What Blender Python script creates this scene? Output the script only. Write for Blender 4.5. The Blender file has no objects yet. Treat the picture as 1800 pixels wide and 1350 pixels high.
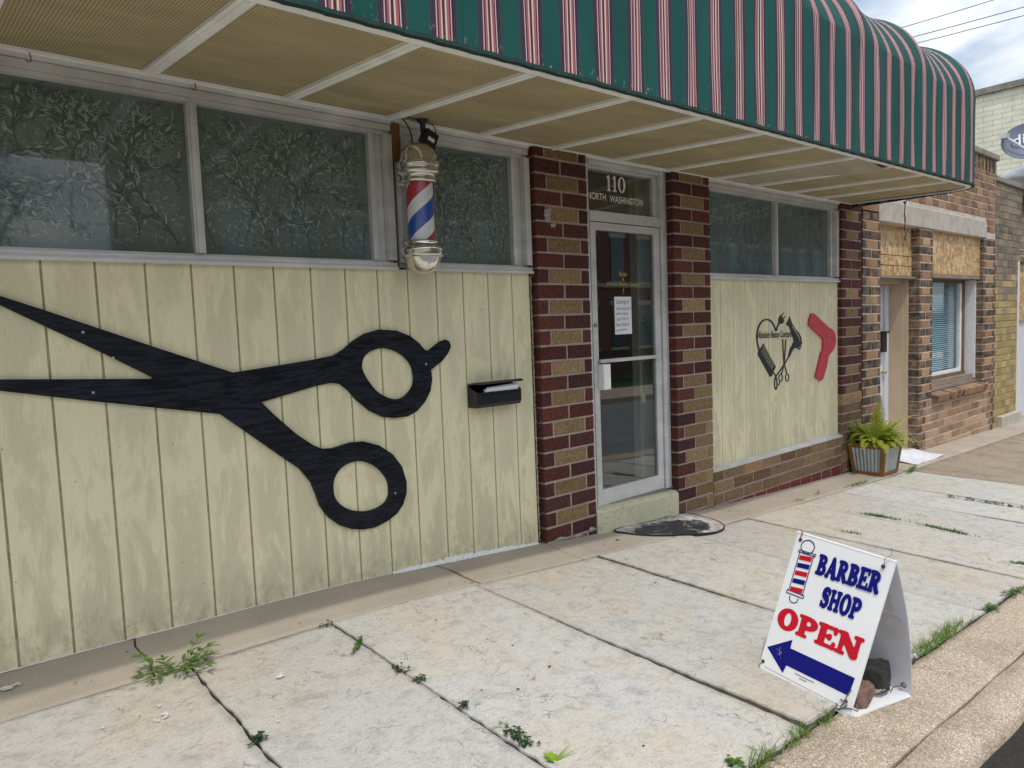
import bpy, bmesh, math, random
import numpy as np
from mathutils import Vector, Matrix
from mathutils.geometry import tessellate_polygon

# ------------------------------------------------------------------ camera, world, sun, exposure
S = bpy.context.scene
COL = S.collection
CAM = (-0.4812, -3.6126, 1.5177)
YAW, PITCH, ROLL, FPX, PW, PH = 0.7077, -0.0783, -0.0384, 1250.0, 1800.0, 1350.0

def cam_axes():
    f = Vector((math.sin(YAW)*math.cos(PITCH), math.cos(YAW)*math.cos(PITCH), math.sin(PITCH)))
    r = Vector((math.cos(YAW), -math.sin(YAW), 0.0)); u = r.cross(f)
    return r*math.cos(ROLL)+u*math.sin(ROLL), u*math.cos(ROLL)-r*math.sin(ROLL), f
CR, CU, CF = cam_axes()
cd = bpy.data.cameras.new('camera'); cam = bpy.data.objects.new('camera', cd); COL.objects.link(cam)
cd.sensor_fit = 'HORIZONTAL'; cd.sensor_width = 36.0; cd.lens = 36.0*FPX/PW
cd.clip_start = 0.05; cd.clip_end = 3000.0
cam.matrix_world = Matrix(((CR.x, CU.x, -CF.x, CAM[0]), (CR.y, CU.y, -CF.y, CAM[1]), (CR.z, CU.z, -CF.z, CAM[2]), (0, 0, 0, 1)))
S.camera = cam

SUN_DIR = Vector((-0.26, -0.42, 1.0)).normalized()      # towards the sun
EL = math.asin(SUN_DIR.z); AZ = math.atan2(SUN_DIR.x, SUN_DIR.y)
W = bpy.data.worlds.new('World'); S.world = W; W.use_nodes = True
wt = W.node_tree; wt.nodes.clear()
wo = wt.nodes.new('ShaderNodeOutputWorld'); bg = wt.nodes.new('ShaderNodeBackground')
sky = wt.nodes.new('ShaderNodeTexSky'); sky.sky_type = 'NISHITA'; sky.sun_disc = False
sky.sun_elevation = EL; sky.sun_rotation = AZ; sky.air_density = 1.0; sky.dust_density = 1.5; sky.ozone_density = 1.0
tc = wt.nodes.new('ShaderNodeTexCoord'); sep = wt.nodes.new('ShaderNodeSeparateXYZ')
wt.links.new(tc.outputs['Generated'], sep.inputs[0])
def wmath(op, a, b):
    n = wt.nodes.new('ShaderNodeMath'); n.operation = op
    for i, v in enumerate((a, b)):
        if isinstance(v, (int, float)): n.inputs[i].default_value = v
        else: wt.links.new(v, n.inputs[i])
    return n.outputs[0]
zz = wmath('ADD', wmath('MAXIMUM', sep.outputs['Z'], 0.0), 0.18)
cmb = wt.nodes.new('ShaderNodeCombineXYZ')
wt.links.new(wmath('DIVIDE', sep.outputs['X'], zz), cmb.inputs['X']); wt.links.new(wmath('DIVIDE', sep.outputs['Y'], zz), cmb.inputs['Y'])
cn = wt.nodes.new('ShaderNodeTexNoise'); cn.inputs['Scale'].default_value = 1.9; cn.inputs['Detail'].default_value = 7.0
cn.inputs['Roughness'].default_value = 0.52; cn.inputs['Distortion'].default_value = 0.35
wt.links.new(cmb.outputs[0], cn.inputs['Vector'])
cr = wt.nodes.new('ShaderNodeValToRGB'); cr.color_ramp.elements[0].position = 0.40; cr.color_ramp.elements[1].position = 0.60
cr.color_ramp.elements[0].color = (0.10, 0.10, 0.10, 1); cr.color_ramp.elements[1].color = (1, 1, 1, 1)
wt.links.new(cn.outputs['Fac'], cr.inputs[0])
cm = wt.nodes.new('ShaderNodeMix'); cm.data_type = 'RGBA'
wt.links.new(cr.outputs[0], cm.inputs[0])
sg_ = wt.nodes.new('ShaderNodeVectorMath'); sg_.operation = 'MULTIPLY_ADD'; sg_.inputs[1].default_value = (1.3, 1.3, 1.3); sg_.inputs[2].default_value = (1.0, 1.9, 2.6)
wt.links.new(sky.outputs[0], sg_.inputs[0]); wt.links.new(sg_.outputs[0], cm.inputs[6]); cm.inputs[7].default_value = (13.0, 13.3, 13.6, 1)
zen = wmath('ADD', wmath('MULTIPLY', wmath('MAXIMUM', sep.outputs['Z'], 0.0), 0.72), 0.52)      # an overcast sky is brightest overhead
zm = wt.nodes.new('ShaderNodeVectorMath'); zm.operation = 'SCALE'
wt.links.new(cm.outputs[2], zm.inputs[0]); wt.links.new(zen, zm.inputs['Scale'])
wt.links.new(zm.outputs[0], bg.inputs['Color']); bg.inputs['Strength'].default_value = 0.15
wt.links.new(bg.outputs[0], wo.inputs[0])

sl = bpy.data.lights.new('sun', 'SUN'); sl.energy = 2.0; sl.angle = math.radians(1.4); sl.color = (1.0, 0.95, 0.87)
so = bpy.data.objects.new('sun', sl); COL.objects.link(so); so.location = (0, -6, 20)
so.rotation_euler = (-SUN_DIR).to_track_quat('-Z', 'Y').to_euler()
S.view_settings.view_transform = 'Standard'; S.view_settings.look = 'None'
S.view_settings.gamma = 1.0; S.view_settings.use_curve_mapping = False
S.view_settings.exposure = -0.36
try:
    S.cycles.max_bounces = 8; S.cycles.diffuse_bounces = 4; S.cycles.glossy_bounces = 4
    S.cycles.transmission_bounces = 6; S.cycles.transparent_max_bounces = 12
    S.cycles.use_denoising = True; S.cycles.caustics_reflective = False; S.cycles.caustics_refractive = False
except Exception: pass

rnd = random.Random(7)

# ------------------------------------------------------------------ helpers: pixels of the survey to points on known planes
def ray(px, py):
    return CF + CR*((px-PW/2)/FPX) - CU*((py-PH/2)/FPX)
def at(px, py, axis=1, val=0.0):
    d = ray(px, py); t = (val-CAM[axis])/d[axis]
    return Vector(CAM) + d*t
GX = [-6, -4, -.27, 1.29, 2.815, 3.37, 4.89, 7.48, 9.4, 12.78, 16, 24, 60]
GZ = [.33, .27, .156, .121, .005, -.035, -.135, -.246, -.29, -.38, -.45, -.6, -.9]
def g0(x): return float(np.interp(x, GX, GZ))
def g(x): return (g0(x-.35)+g0(x-.18)+g0(x)+g0(x+.18)+g0(x+.35))/5
def gz(x, y): return g(x)+.02*y
def on_ground(px, py):
    d = ray(px, py); lo, hi = .4, 60.
    for _ in range(60):
        m = (lo+hi)/2; q = Vector(CAM)+d*m
        if q.z > gz(q.x, q.y): lo = m
        else: hi = m
    return Vector(CAM)+d*lo

# ------------------------------------------------------------------ material DSL
class Mt:
    def __init__(s, name, **kw):
        s.m = bpy.data.materials.new(name); s.m.use_nodes = True; s.t = s.m.node_tree
        s.b = s.t.nodes['Principled BSDF']; s.set(**kw); s._o = None
    def set(s, **kw):
        al = dict(color='Base Color', rough='Roughness', metal='Metallic', spec='Specular IOR Level', normal='Normal',
                  coat='Coat Weight', trans='Transmission Weight', ior='IOR', alpha='Alpha', sss='Subsurface Weight')
        for k, v in kw.items(): s.put(s.b.inputs[al.get(k, k)], v)
    def put(s, sock, v):
        if isinstance(v, (int, float)): sock.default_value = v
        elif isinstance(v, (tuple, list)):
            sock.default_value = (*v, 1.0) if len(v) == 3 and sock.type == 'RGBA' else v
        else: s.t.links.new(v, sock)
    def node(s, typ, ins=None, out=0, **pr):
        n = s.t.nodes.new('ShaderNode'+typ)
        for k, v in pr.items(): setattr(n, k, v)
        for k, v in (ins or {}).items(): s.put(n.inputs[k], v)
        return n.outputs[out]
    def pos(s, scale=(1, 1, 1), loc=(0, 0, 0), kind='Object', rot=(0, 0, 0)):
        c = s.node('TexCoord', out=kind)
        return s.node('Mapping', {'Vector': c, 'Scale': scale, 'Location': loc, 'Rotation': rot})
    def noise(s, v, sc=1., det=4., ro=.5, dist=0., out=0):
        return s.node('TexNoise', {'Vector': v, 'Scale': sc, 'Detail': det, 'Roughness': ro, 'Distortion': dist}, out=out)
    def vor(s, v, sc=1., feature='F1', out=0, rand=1.):
        return s.node('TexVoronoi', {'Vector': v, 'Scale': sc, 'Randomness': rand}, out=out, feature=feature)
    def ramp(s, f, stops, interp='LINEAR', out=0):
        n = s.t.nodes.new('ShaderNodeValToRGB'); cr = n.color_ramp; cr.interpolation = interp
        while len(cr.elements) < len(stops): cr.elements.new(.5)
        for e, (p, c) in zip(cr.elements, stops):
            e.position = p; e.color = (c, c, c, 1) if isinstance(c, (int, float)) else (*c, 1)
        s.t.links.new(f, n.inputs[0]); return n.outputs[out]
    def mix(s, f, a, b, blend='MIX'):
        n = s.t.nodes.new('ShaderNodeMix'); n.data_type = 'RGBA'; n.blend_type = blend
        for i, v in ((0, f), (6, a), (7, b)): s.put(n.inputs[i], v)
        return n.outputs[2]
    def math(s, op, a, b=0., c=None, clamp=False):
        n = s.t.nodes.new('ShaderNodeMath'); n.operation = op; n.use_clamp = clamp
        s.put(n.inputs[0], a); s.put(n.inputs[1], b)
        if c is not None: s.put(n.inputs[2], c)
        return n.outputs[0]
    def xyz(s, v, i): return s.node('SeparateXYZ', {'Vector': v}, out=i)
    def bump(s, h, st=.3, d=.01, normal=None):
        ins = {'Height': h, 'Strength': st, 'Distance': d}
        if normal is not None: ins['Normal'] = normal
        o = s.node('Bump', ins); s.set(normal=o); return o

def plain(name, c, rough=.5, var=.12, sc=30., bump=.0, **kw):
    m = Mt(name, rough=rough, **kw); v = m.pos()
    f = m.noise(v, sc, 5)
    m.set(color=m.mix(1., m.ramp(f, [(.25, 1-var), (.75, 1+var)]), c, 'MULTIPLY'))
    if bump: m.bump(m.noise(v, sc*3, 4), bump, .004)
    return m.m

def hsv(c, k): return tuple(min(1, x*k) for x in c)

# --- paint on grooved plywood
def mat_siding():
    m = Mt('cream_painted_plywood', rough=.62, spec=.3); v = m.pos()
    x = m.xyz(v, 0)
    fx = m.math('FRACT', m.math('DIVIDE', x, .2032)); d = m.math('ABSOLUTE', m.math('SUBTRACT', fx, .5))   # .5 at a groove
    mid = m.ramp(d, [(.26, 1.), (.44, 0.)])
    st = m.noise(m.pos((4.2, 4.2, 1.7)), 1.0, 6, .62, .8)
    st2 = m.noise(m.pos((30, 30, 7)), 1.0, 6, .7)
    low = m.ramp(m.xyz(v, 2), [(.0, 1.), (1.0, .62)])
    worn = m.math('MULTIPLY', m.ramp(m.math('ADD', st, m.math('MULTIPLY', st2, .35)), [(.61, 0.), (.70, 1.)]), m.math('MULTIPLY_ADD', mid, .75, .25))
    worn = m.math('MULTIPLY', worn, low)
    col = m.mix(m.math('MULTIPLY', worn, .72), (.84, .78, .525), (.585, .525, .355))
    tint = m.noise(v, 1.3, 3)
    col = m.mix(1., col, m.ramp(tint, [(.3, (.94, .95, .93)), (.7, (1.05, 1.03, 1.03))]), 'MULTIPLY')
    fine = m.noise(m.pos((140, 140, 14)), 1., 4, .6)
    col = m.mix(.22, col, m.ramp(fine, [(.3, .72), (.65, 1.12)]), 'MULTIPLY')
    spk = m.vor(m.pos((9, 9, 9)), 1.); col = m.mix(m.ramp(spk, [(.022, 1.), (.034, 0.)]), col, (.20, .15, .10))
    zl = m.math('ADD', m.xyz(v, 2), m.math('MULTIPLY', m.xyz(v, 0), .055))
    splash = m.math('MULTIPLY', m.ramp(zl, [(.02, 1.), (.26, 0.)]), m.ramp(m.noise(m.pos((22, 22, 12)), 1., 6, .75), [(.46, 0.), (.63, .6)]))
    col = m.mix(splash, col, (.36, .30, .20))
    m.set(color=col)
    grain = m.node('TexWave', {'Vector': m.pos((9, 9, 1.1)), 'Scale': 3.2, 'Distortion': 11., 'Detail': 3., 'Detail Scale': 1.2}, wave_type='BANDS', bands_direction='X')
    b1 = m.bump(grain, .22, .0035); b2 = m.bump(fine, .35, .002, b1)
    m.bump(m.noise(m.pos((38, 38, 26)), 1., 4, .6), .5, .005, b2)
    return m.m

def mat_brick(name, rough=.85, bump=.9, smear=None):
    m = Mt(name, rough=rough, spec=.25); v = m.pos()
    a = m.node('Attribute', attribute_name='Col', out=0)
    n1 = m.noise(v, 38, 5, .65); n2 = m.noise(m.pos((160, 160, 46)), 1., 4, .7)
    col = m.mix(1., a, m.ramp(n1, [(.25, .5), (.75, 1.5)]), 'MULTIPLY')
    col = m.mix(.6, col, m.ramp(n2, [(.3, .55), (.7, 1.35)]), 'MULTIPLY')
    sp = m.noise(v, 6.5, 6, .7, .4)
    col = m.mix(m.ramp(sp, [(.66, 0.), (.78, .5)]), col, (.42, .36, .32))
    if smear: col = m.mix(m.ramp(m.noise(v, 9, 5, .7), [(.42, 0.), (.62, .55)]), col, smear)
    m.set(color=col)
    b = m.bump(n2, bump, .006); m.bump(m.noise(v, 90, 4, .7), bump*.7, .006, b)
    return m.m

def mat_mortar(name, c):
    m = Mt(name, rough=.95, spec=.1); v = m.pos(); f = m.noise(v, 60, 5, .7)
    f2 = m.noise(v, 7, 4)
    m.set(color=m.mix(1., m.mix(1., c, m.ramp(f, [(.3, .72), (.7, 1.15)]), 'MULTIPLY'), m.ramp(f2, [(.3, .85), (.7, 1.1)]), 'MULTIPLY'))
    m.bump(f, .8, .005); return m.m

def mat_slab():
    m = Mt('worn_pale_concrete', rough=.9, spec=.15); v = m.pos()
    big = m.noise(v, 1.15, 4, .55, .4); mid = m.noise(v, 4.2, 5, .6, .3)
    a = m.node('Attribute', attribute_name='Col', out=0)
    col = m.mix(m.ramp(m.math('ADD', m.math('MULTIPLY', big, .7), m.math('MULTIPLY', mid, .3)), [(.47, 0.), (.66, 1.)]), (.555, .53, .485), (.58, .505, .40))
    col = m.mix(1., col, a, 'MULTIPLY')
    str1 = m.noise(m.pos((30, 74, 50), rot=(0, 0, .25)), 1., 9, .78, 1.3)
    col = m.mix(.8, col, m.ramp(str1, [(.33, .55), (.47, 1.0), (.68, 1.10)]), 'MULTIPLY')
    fine = m.noise(v, 240, 4, .8); col = m.mix(.75, col, m.ramp(fine, [(.30, .58), (.5, 1.0), (.7, 1.18)]), 'MULTIPLY')
    dk = m.noise(v, 2.3, 7, .72, .8); col = m.mix(m.ramp(dk, [(.60, 0.), (.74, .5)]), col, (.30, .285, .265))
    # small curved surface flakes and hairlines
    crk = m.node('TexVoronoi', {'Vector': m.node('VectorMath', {0: m.pos((7.5, 12, 11)), 1: m.node('VectorMath', {0: m.noise(v, 9, 4, out=1), 1: (1.6, 1.6, 1.6)}, operation='MULTIPLY')}, operation='ADD'), 'Scale': 1.}, feature='DISTANCE_TO_EDGE')
    msk = m.ramp(m.noise(v, 7.3, 3), [(.55, 0.), (.63, 1.)])
    line = m.math('MULTIPLY', m.ramp(crk, [(.006, 1.), (.030, 0.)]), msk)
    col = m.mix(m.math('MULTIPLY', line, .75), col, (.20, .17, .13))
    pit = m.vor(m.pos((34, 34, 34)), 1.); col = m.mix(m.ramp(pit, [(.09, .6), (.16, 0.)]), col, (.24, .21, .17))
    gum = m.vor(m.pos((3.1, 3.1, 3.1)), 1.); col = m.mix(m.ramp(gum, [(.045, .5), (.075, 0.)]), col, (.20, .19, .18))
    blot = m.noise(v, 11, 6, .75, .6); col = m.mix(1., col, m.ramp(blot, [(.32, .74), (.5, 1.0), (.7, 1.06)]), 'MULTIPLY')
    m.set(color=col)
    b = m.bump(str1, .18, .005); b = m.bump(fine, .4, .0025, b); m.bump(line, -.5, .006, b)
    return m.m

def mat_strip():
    m = Mt('smooth_tan_concrete', rough=.88, spec=.2); v = m.pos()
    f = m.noise(v, 2.4, 5, .6); fine = m.noise(v, 190, 3, .7)
    col = m.mix(m.ramp(f, [(.35, 0.), (.65, 1.)]), (.40, .345, .275), (.475, .415, .335))
    col = m.mix(.7, col, m.ramp(fine, [(.3, .72), (.7, 1.18)]), 'MULTIPLY')
    w = m.noise(v, 4.6, 6, .7); col = m.mix(m.ramp(w, [(.68, 0.), (.78, .5)]), col, (.50, .48, .45))
    m.set(color=col); m.bump(fine, .35, .002); return m.m

def mat_aggregate(name, k=1.0):
    m = Mt(name, rough=.9, spec=.2); v = m.pos()
    vo = m.node('TexVoronoi', {'Vector': v, 'Scale': 250.}, out=1)
    cc = m.node('SeparateColor', {'Color': vo}, out=0)
    col = m.ramp(cc, [(0., hsv((.26, .19, .13), k)), (.3, hsv((.40, .305, .215), k)), (.6, hsv((.49, .385, .28), k)), (.88, hsv((.58, .49, .38), k)), (1., hsv((.80, .75, .66), k))])
    big = m.noise(v, 2.8, 6, .68, .5); col = m.mix(1., col, m.ramp(big, [(.32, .74), (.52, 1.0), (.7, 1.1)]), 'MULTIPLY')
    vo2 = m.node('TexVoronoi', {'Vector': v, 'Scale': 70.}, out=0)
    col = m.mix(m.ramp(vo2, [(.09, .7), (.15, 0.)]), col, hsv((.78, .73, .64), k))
    m.set(color=col); d = m.node('TexVoronoi', {'Vector': v, 'Scale': 250.}, out=0)
    m.bump(d, -.4, .003); return m.m

def mat_asphalt():
    m = Mt('grey_asphalt', rough=.9); v = m.pos(); f = m.noise(v, 120, 4, .7); b = m.noise(v, .7, 5, .6)
    m.set(color=m.mix(1., m.mix(m.ramp(f, [(.3, 0.), (.75, 1.)]), (.12, .122, .128), (.25, .25, .25)), m.ramp(b, [(.3, .8), (.7, 1.2)]), 'MULTIPLY'))
    m.bump(f, .6, .006); return m.m

def mat_metal(name, c, rough=.4, metal=.6, sc=(6, 6, 60), var=.22, bump=.06):
    m = Mt(name, rough=rough, metal=metal); f = m.noise(m.pos(sc), 1., 5, .65)
    f2 = m.noise(m.pos((2.5, 2.5, 2.5)), 1., 5, .6)
    m.set(color=m.mix(1., m.mix(1., c, m.ramp(f, [(.3, 1-var), (.7, 1+var*.5)]), 'MULTIPLY'), m.ramp(f2, [(.35, .86), (.65, 1.06)]), 'MULTIPLY'))
    m.set(rough=m.ramp(f2, [(.3, rough*.8), (.7, min(1, rough*1.35))])); m.bump(f, bump, .002); return m.m

def mat_soffit(name, a, b):
    m = Mt(name, rough=.6, spec=.25); v = m.pos()
    x = m.math('MULTIPLY', m.xyz(v, 0), 2*math.pi/.025); y = m.math('MULTIPLY', m.xyz(v, 1), 2*math.pi/.034)
    p = m.math('MULTIPLY', m.math('SINE', m.math('ADD', x, y)), m.math('SINE', m.math('SUBTRACT', x, y)))
    f = m.ramp(p, [(.05, 0.), (.55, 1.)])
    col = m.mix(f, a, b)
    w = m.noise(m.pos((1.2, 3, 1)), 1.3, 5, .6, .5); col = m.mix(1., col, m.ramp(w, [(.3, .82), (.55, 1.0), (.72, 1.22)]), 'MULTIPLY')
    m.set(color=col); m.bump(p, -.3, .003); return m.m

def mat_stripes():
    m = Mt('striped_awning_canvas', rough=.8, spec=.15)
    u = m.node('UVMap', uv_map='UVMap'); x = m.xyz(u, 0)
    t = m.math('FRACT', m.math('ADD', m.math('DIVIDE', m.math('SUBTRACT', x, .988), .2322), .277))
    G, P, Wt, B, K, C = (.017, .100, .084), (.085, .055, .085), (.72, .63, .66), (.15, .03, .05), (.45, .145, .15), (.76, .64, .55)
    D = (.045, .03, .05)
    st = [(0., P), (.022, D), (.034, P), (.058, D), (.072, P), (.098, D), (.118, Wt), (.14, B), (.175, K), (.222, C), (.25, (.12, .035, .06)), (.308, C), (.34, K), (.395, B), (.425, Wt), (.445, D), (.485, P), (.505, D), (.52, P), (.55, G)]
    col = m.ramp(t, st, 'CONSTANT')
    v = m.pos(); w = m.noise(m.pos((420, 420, 420)), 1., 2)
    col = m.mix(.6, col, m.ramp(w, [(.3, .78), (.7, 1.2)]), 'MULTIPLY')
    dirt = m.noise(m.pos((5, 5, 1.6)), 1., 5, .6); col = m.mix(1., col, m.ramp(dirt, [(.3, .86), (.7, 1.1)]), 'MULTIPLY')
    z = m.xyz(u, 1); lowm = m.ramp(z, [(.0, 1.), (.07, 0.)])
    su_ = m.math('ABSOLUTE', m.math('SUBTRACT', m.math('FRACT', m.math('ADD', m.math('DIVIDE', x, 1.161), .37)), .5))
    col = m.mix(m.ramp(su_, [(.0016, .6), (.0032, 0.)]), col, (.012, .05, .042))
    sp = m.noise(m.pos((55, 55, 30)), 1., 4, .7); fade = m.math('MULTIPLY', lowm, m.ramp(sp, [(.60, 0.), (.66, .9)]))
    col = m.mix(fade, col, (.50, .45, .28))
    m.set(color=col); wr = m.noise(m.pos((3.2, 3.2, 1.1)), 1., 4, .55, .6)
    b = m.bump(wr, .35, .03); m.bump(w, .15, .001, b); return m.m

def mat_osb():
    m = Mt('oriented_strand_board', rough=.75, spec=.2)
    w = m.node('VectorMath', {0: m.pos((1, 1, 1)), 1: m.node('VectorMath', {0: m.noise(m.pos((9, 9, 9)), 1., 2, out=1), 1: (.10, .10, .10)}, operation='MULTIPLY')}, operation='ADD')
    vo = m.node('TexVoronoi', {'Vector': m.node('Mapping', {'Vector': w, 'Scale': (24, 24, 11), 'Rotation': (0, .5, 0)}), 'Scale': 1.}, out=1)
    vo2 = m.node('TexVoronoi', {'Vector': m.node('Mapping', {'Vector': w, 'Scale': (11, 24, 27), 'Rotation': (0, -.3, 0)}), 'Scale': 1.}, out=1)
    a = m.node('SeparateColor', {'Color': vo}, out=0); b = m.node('SeparateColor', {'Color': vo2}, out=1)
    f = m.math('MULTIPLY_ADD', a, .6, m.math('MULTIPLY', b, .4))
    m.set(color=m.ramp(f, [(.1, (.34, .20, .09)), (.4, (.52, .34, .17)), (.65, (.62, .43, .23)), (.9, (.74, .57, .36))])); m.bump(f, .3, .003); return m.m

def mat_wood(name, a, b, sc=(30, 30, 3), rough=.6):
    m = Mt(name, rough=rough, spec=.3); f = m.noise(m.pos(sc), 1., 6, .65, .6)
    m.set(color=m.ramp(f, [(.3, a), (.7, b)])); m.bump(f, .25, .002); return m.m

def mat_glass(name, tint=(.9, .95, .93), refl=1.0):
    m = Mt(name); t = m.t
    gl = m.node('BsdfGlossy', {'Color': (1, 1, 1), 'Roughness': .0}); tr = m.node('BsdfTransparent', {'Color': (*tint, 1)})
    lw = m.node('LayerWeight', {'Blend': .5}, out=1); f = m.math('MULTIPLY', m.math('MULTIPLY_ADD', m.math('POWER', lw, 4.5), .93, .045), refl, clamp=True)
    ms = m.node('MixShader', {0: f, 1: tr, 2: gl})
    t.links.new(ms, t.nodes['Material Output'].inputs[0]); return m.m

def mat_film(name, c, var=.15):
    m = Mt(name, rough=.03, spec=.85); f = m.noise(m.pos((2.2, 2.2, 2.2)), 1., 4)
    m.set(color=m.mix(1., c, m.ramp(f, [(.3, 1-var), (.7, 1+var)]), 'MULTIPLY')); return m.m

def mat_plywood_black():
    m = Mt('black_painted_plywood', rough=.5, spec=.22)
    w = m.noise(m.pos((3.2, 3, 26), rot=(0, .12, 0)), 1., 3, .5, 2.2); w2 = m.noise(m.pos((7, 7, 60), rot=(0, .12, 0)), 1., 4, .6, 1.)
    f = m.math('MULTIPLY_ADD', w, .75, m.math('MULTIPLY', w2, .25))
    m.set(color=m.ramp(f, [(.40, (.003, .0042, .0075)), (.475, (.005, .0072, .0115)), (.50, (.011, .0145, .0205)), (.56, (.016, .0205, .028)), (.60, (.0055, .0075, .0115))]))
    m.set(rough=m.ramp(f, [(.42, .34), (.55, .55)])); m.bump(f, .35, .003); return m.m

def mat_leaf(name, a, b, sss=0.):
    m = Mt(name, rough=.5, spec=.3); r = m.node('ObjectInfo', out=4) if False else m.noise(m.pos((40, 40, 40)), 1., 2)
    c = m.mix(m.ramp(r, [(.35, 0.), (.65, 1.)]), a, b); m.set(color=c)
    t = m.t; tl = m.node('BsdfTranslucent', {'Color': c}); ms = m.node('MixShader', {0: .3, 1: m.b.outputs[0], 2: tl})
    t.links.new(ms, t.nodes['Material Output'].inputs[0]); return m.m

def mat_painted_brick():
    m = Mt('pale_yellow_painted_brick', rough=.8, spec=.2)
    p = m.pos(); mp = m.node('CombineXYZ', {'X': m.xyz(p, 1), 'Y': m.xyz(p, 2), 'Z': 0.})
    ins = {'Vector': mp, 'Color1': (.93, .90, .70, 1), 'Color2': (.86, .83, .65, 1), 'Mortar': (.58, .56, .43, 1), 'Scale': 1., 'Mortar Size': .007, 'Mortar Smooth': .3, 'Bias': 0., 'Brick Width': .32, 'Row Height': .098}
    c = m.node('TexBrick', ins); fac = m.node('TexBrick', ins, out=1)
    n = m.noise(p, 3., 6, .7); c = m.mix(1., c, m.ramp(n, [(.3, .82), (.7, 1.1)]), 'MULTIPLY')
    d = m.noise(p, 5.5, 6, .75, .5); c = m.mix(m.ramp(d, [(.66, 0.), (.76, .7)]), c, (.36, .33, .29))
    m.set(color=c); b = m.bump(fac, -.8, .01); m.bump(m.noise(p, 45, 4), .3, .006, b); return m.m

def mat_mat():
    m = Mt('worn_pink_rubber', rough=.75); v = m.pos()
    f = m.noise(m.pos((3.2, 5, 1), rot=(0, 0, .5)), 1.4, 7, .7, 1.2)
    ln = m.node('TexWave', {'Vector': m.pos((1, 1, 1), rot=(0, 0, .45)), 'Scale': 26., 'Distortion': 2.5, 'Detail': 2.}, wave_type='BANDS')
    k = m.math('ADD', m.math('MULTIPLY', f, .8), m.math('MULTIPLY', ln, .16))
    x = m.xyz(v, 0); y = m.xyz(v, 1)
    d = m.math('ADD', m.math('POWER', m.math('DIVIDE', m.math('SUBTRACT', x, -.02), .40), 2.), m.math('POWER', m.math('DIVIDE', m.math('ADD', y, .30), .21), 2.))
    inn = m.ramp(m.math('ADD', d, m.math('MULTIPLY_ADD', m.noise(m.pos((9, 9, 9)), 1., 5, .7), 1.9, -.95)), [(.85, 1.), (1.05, 0.)])
    dark = m.math('MULTIPLY', m.ramp(k, [(.38, 1.), (.47, 0.)]), 1.)
    dk = m.math('MAXIMUM', m.math('MULTIPLY', inn, m.ramp(k, [(.57, 1.), (.63, 0.)])), m.math('MULTIPLY', dark, .9))
    base = m.mix(m.ramp(m.noise(v, 7, 5), [(.42, 0.), (.6, 1.)]), (.52, .42, .42), (.68, .66, .66))
    m.set(color=m.mix(dk, base, (.018, .02, .024))); m.bump(k, .3, .004); return m.m

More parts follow.
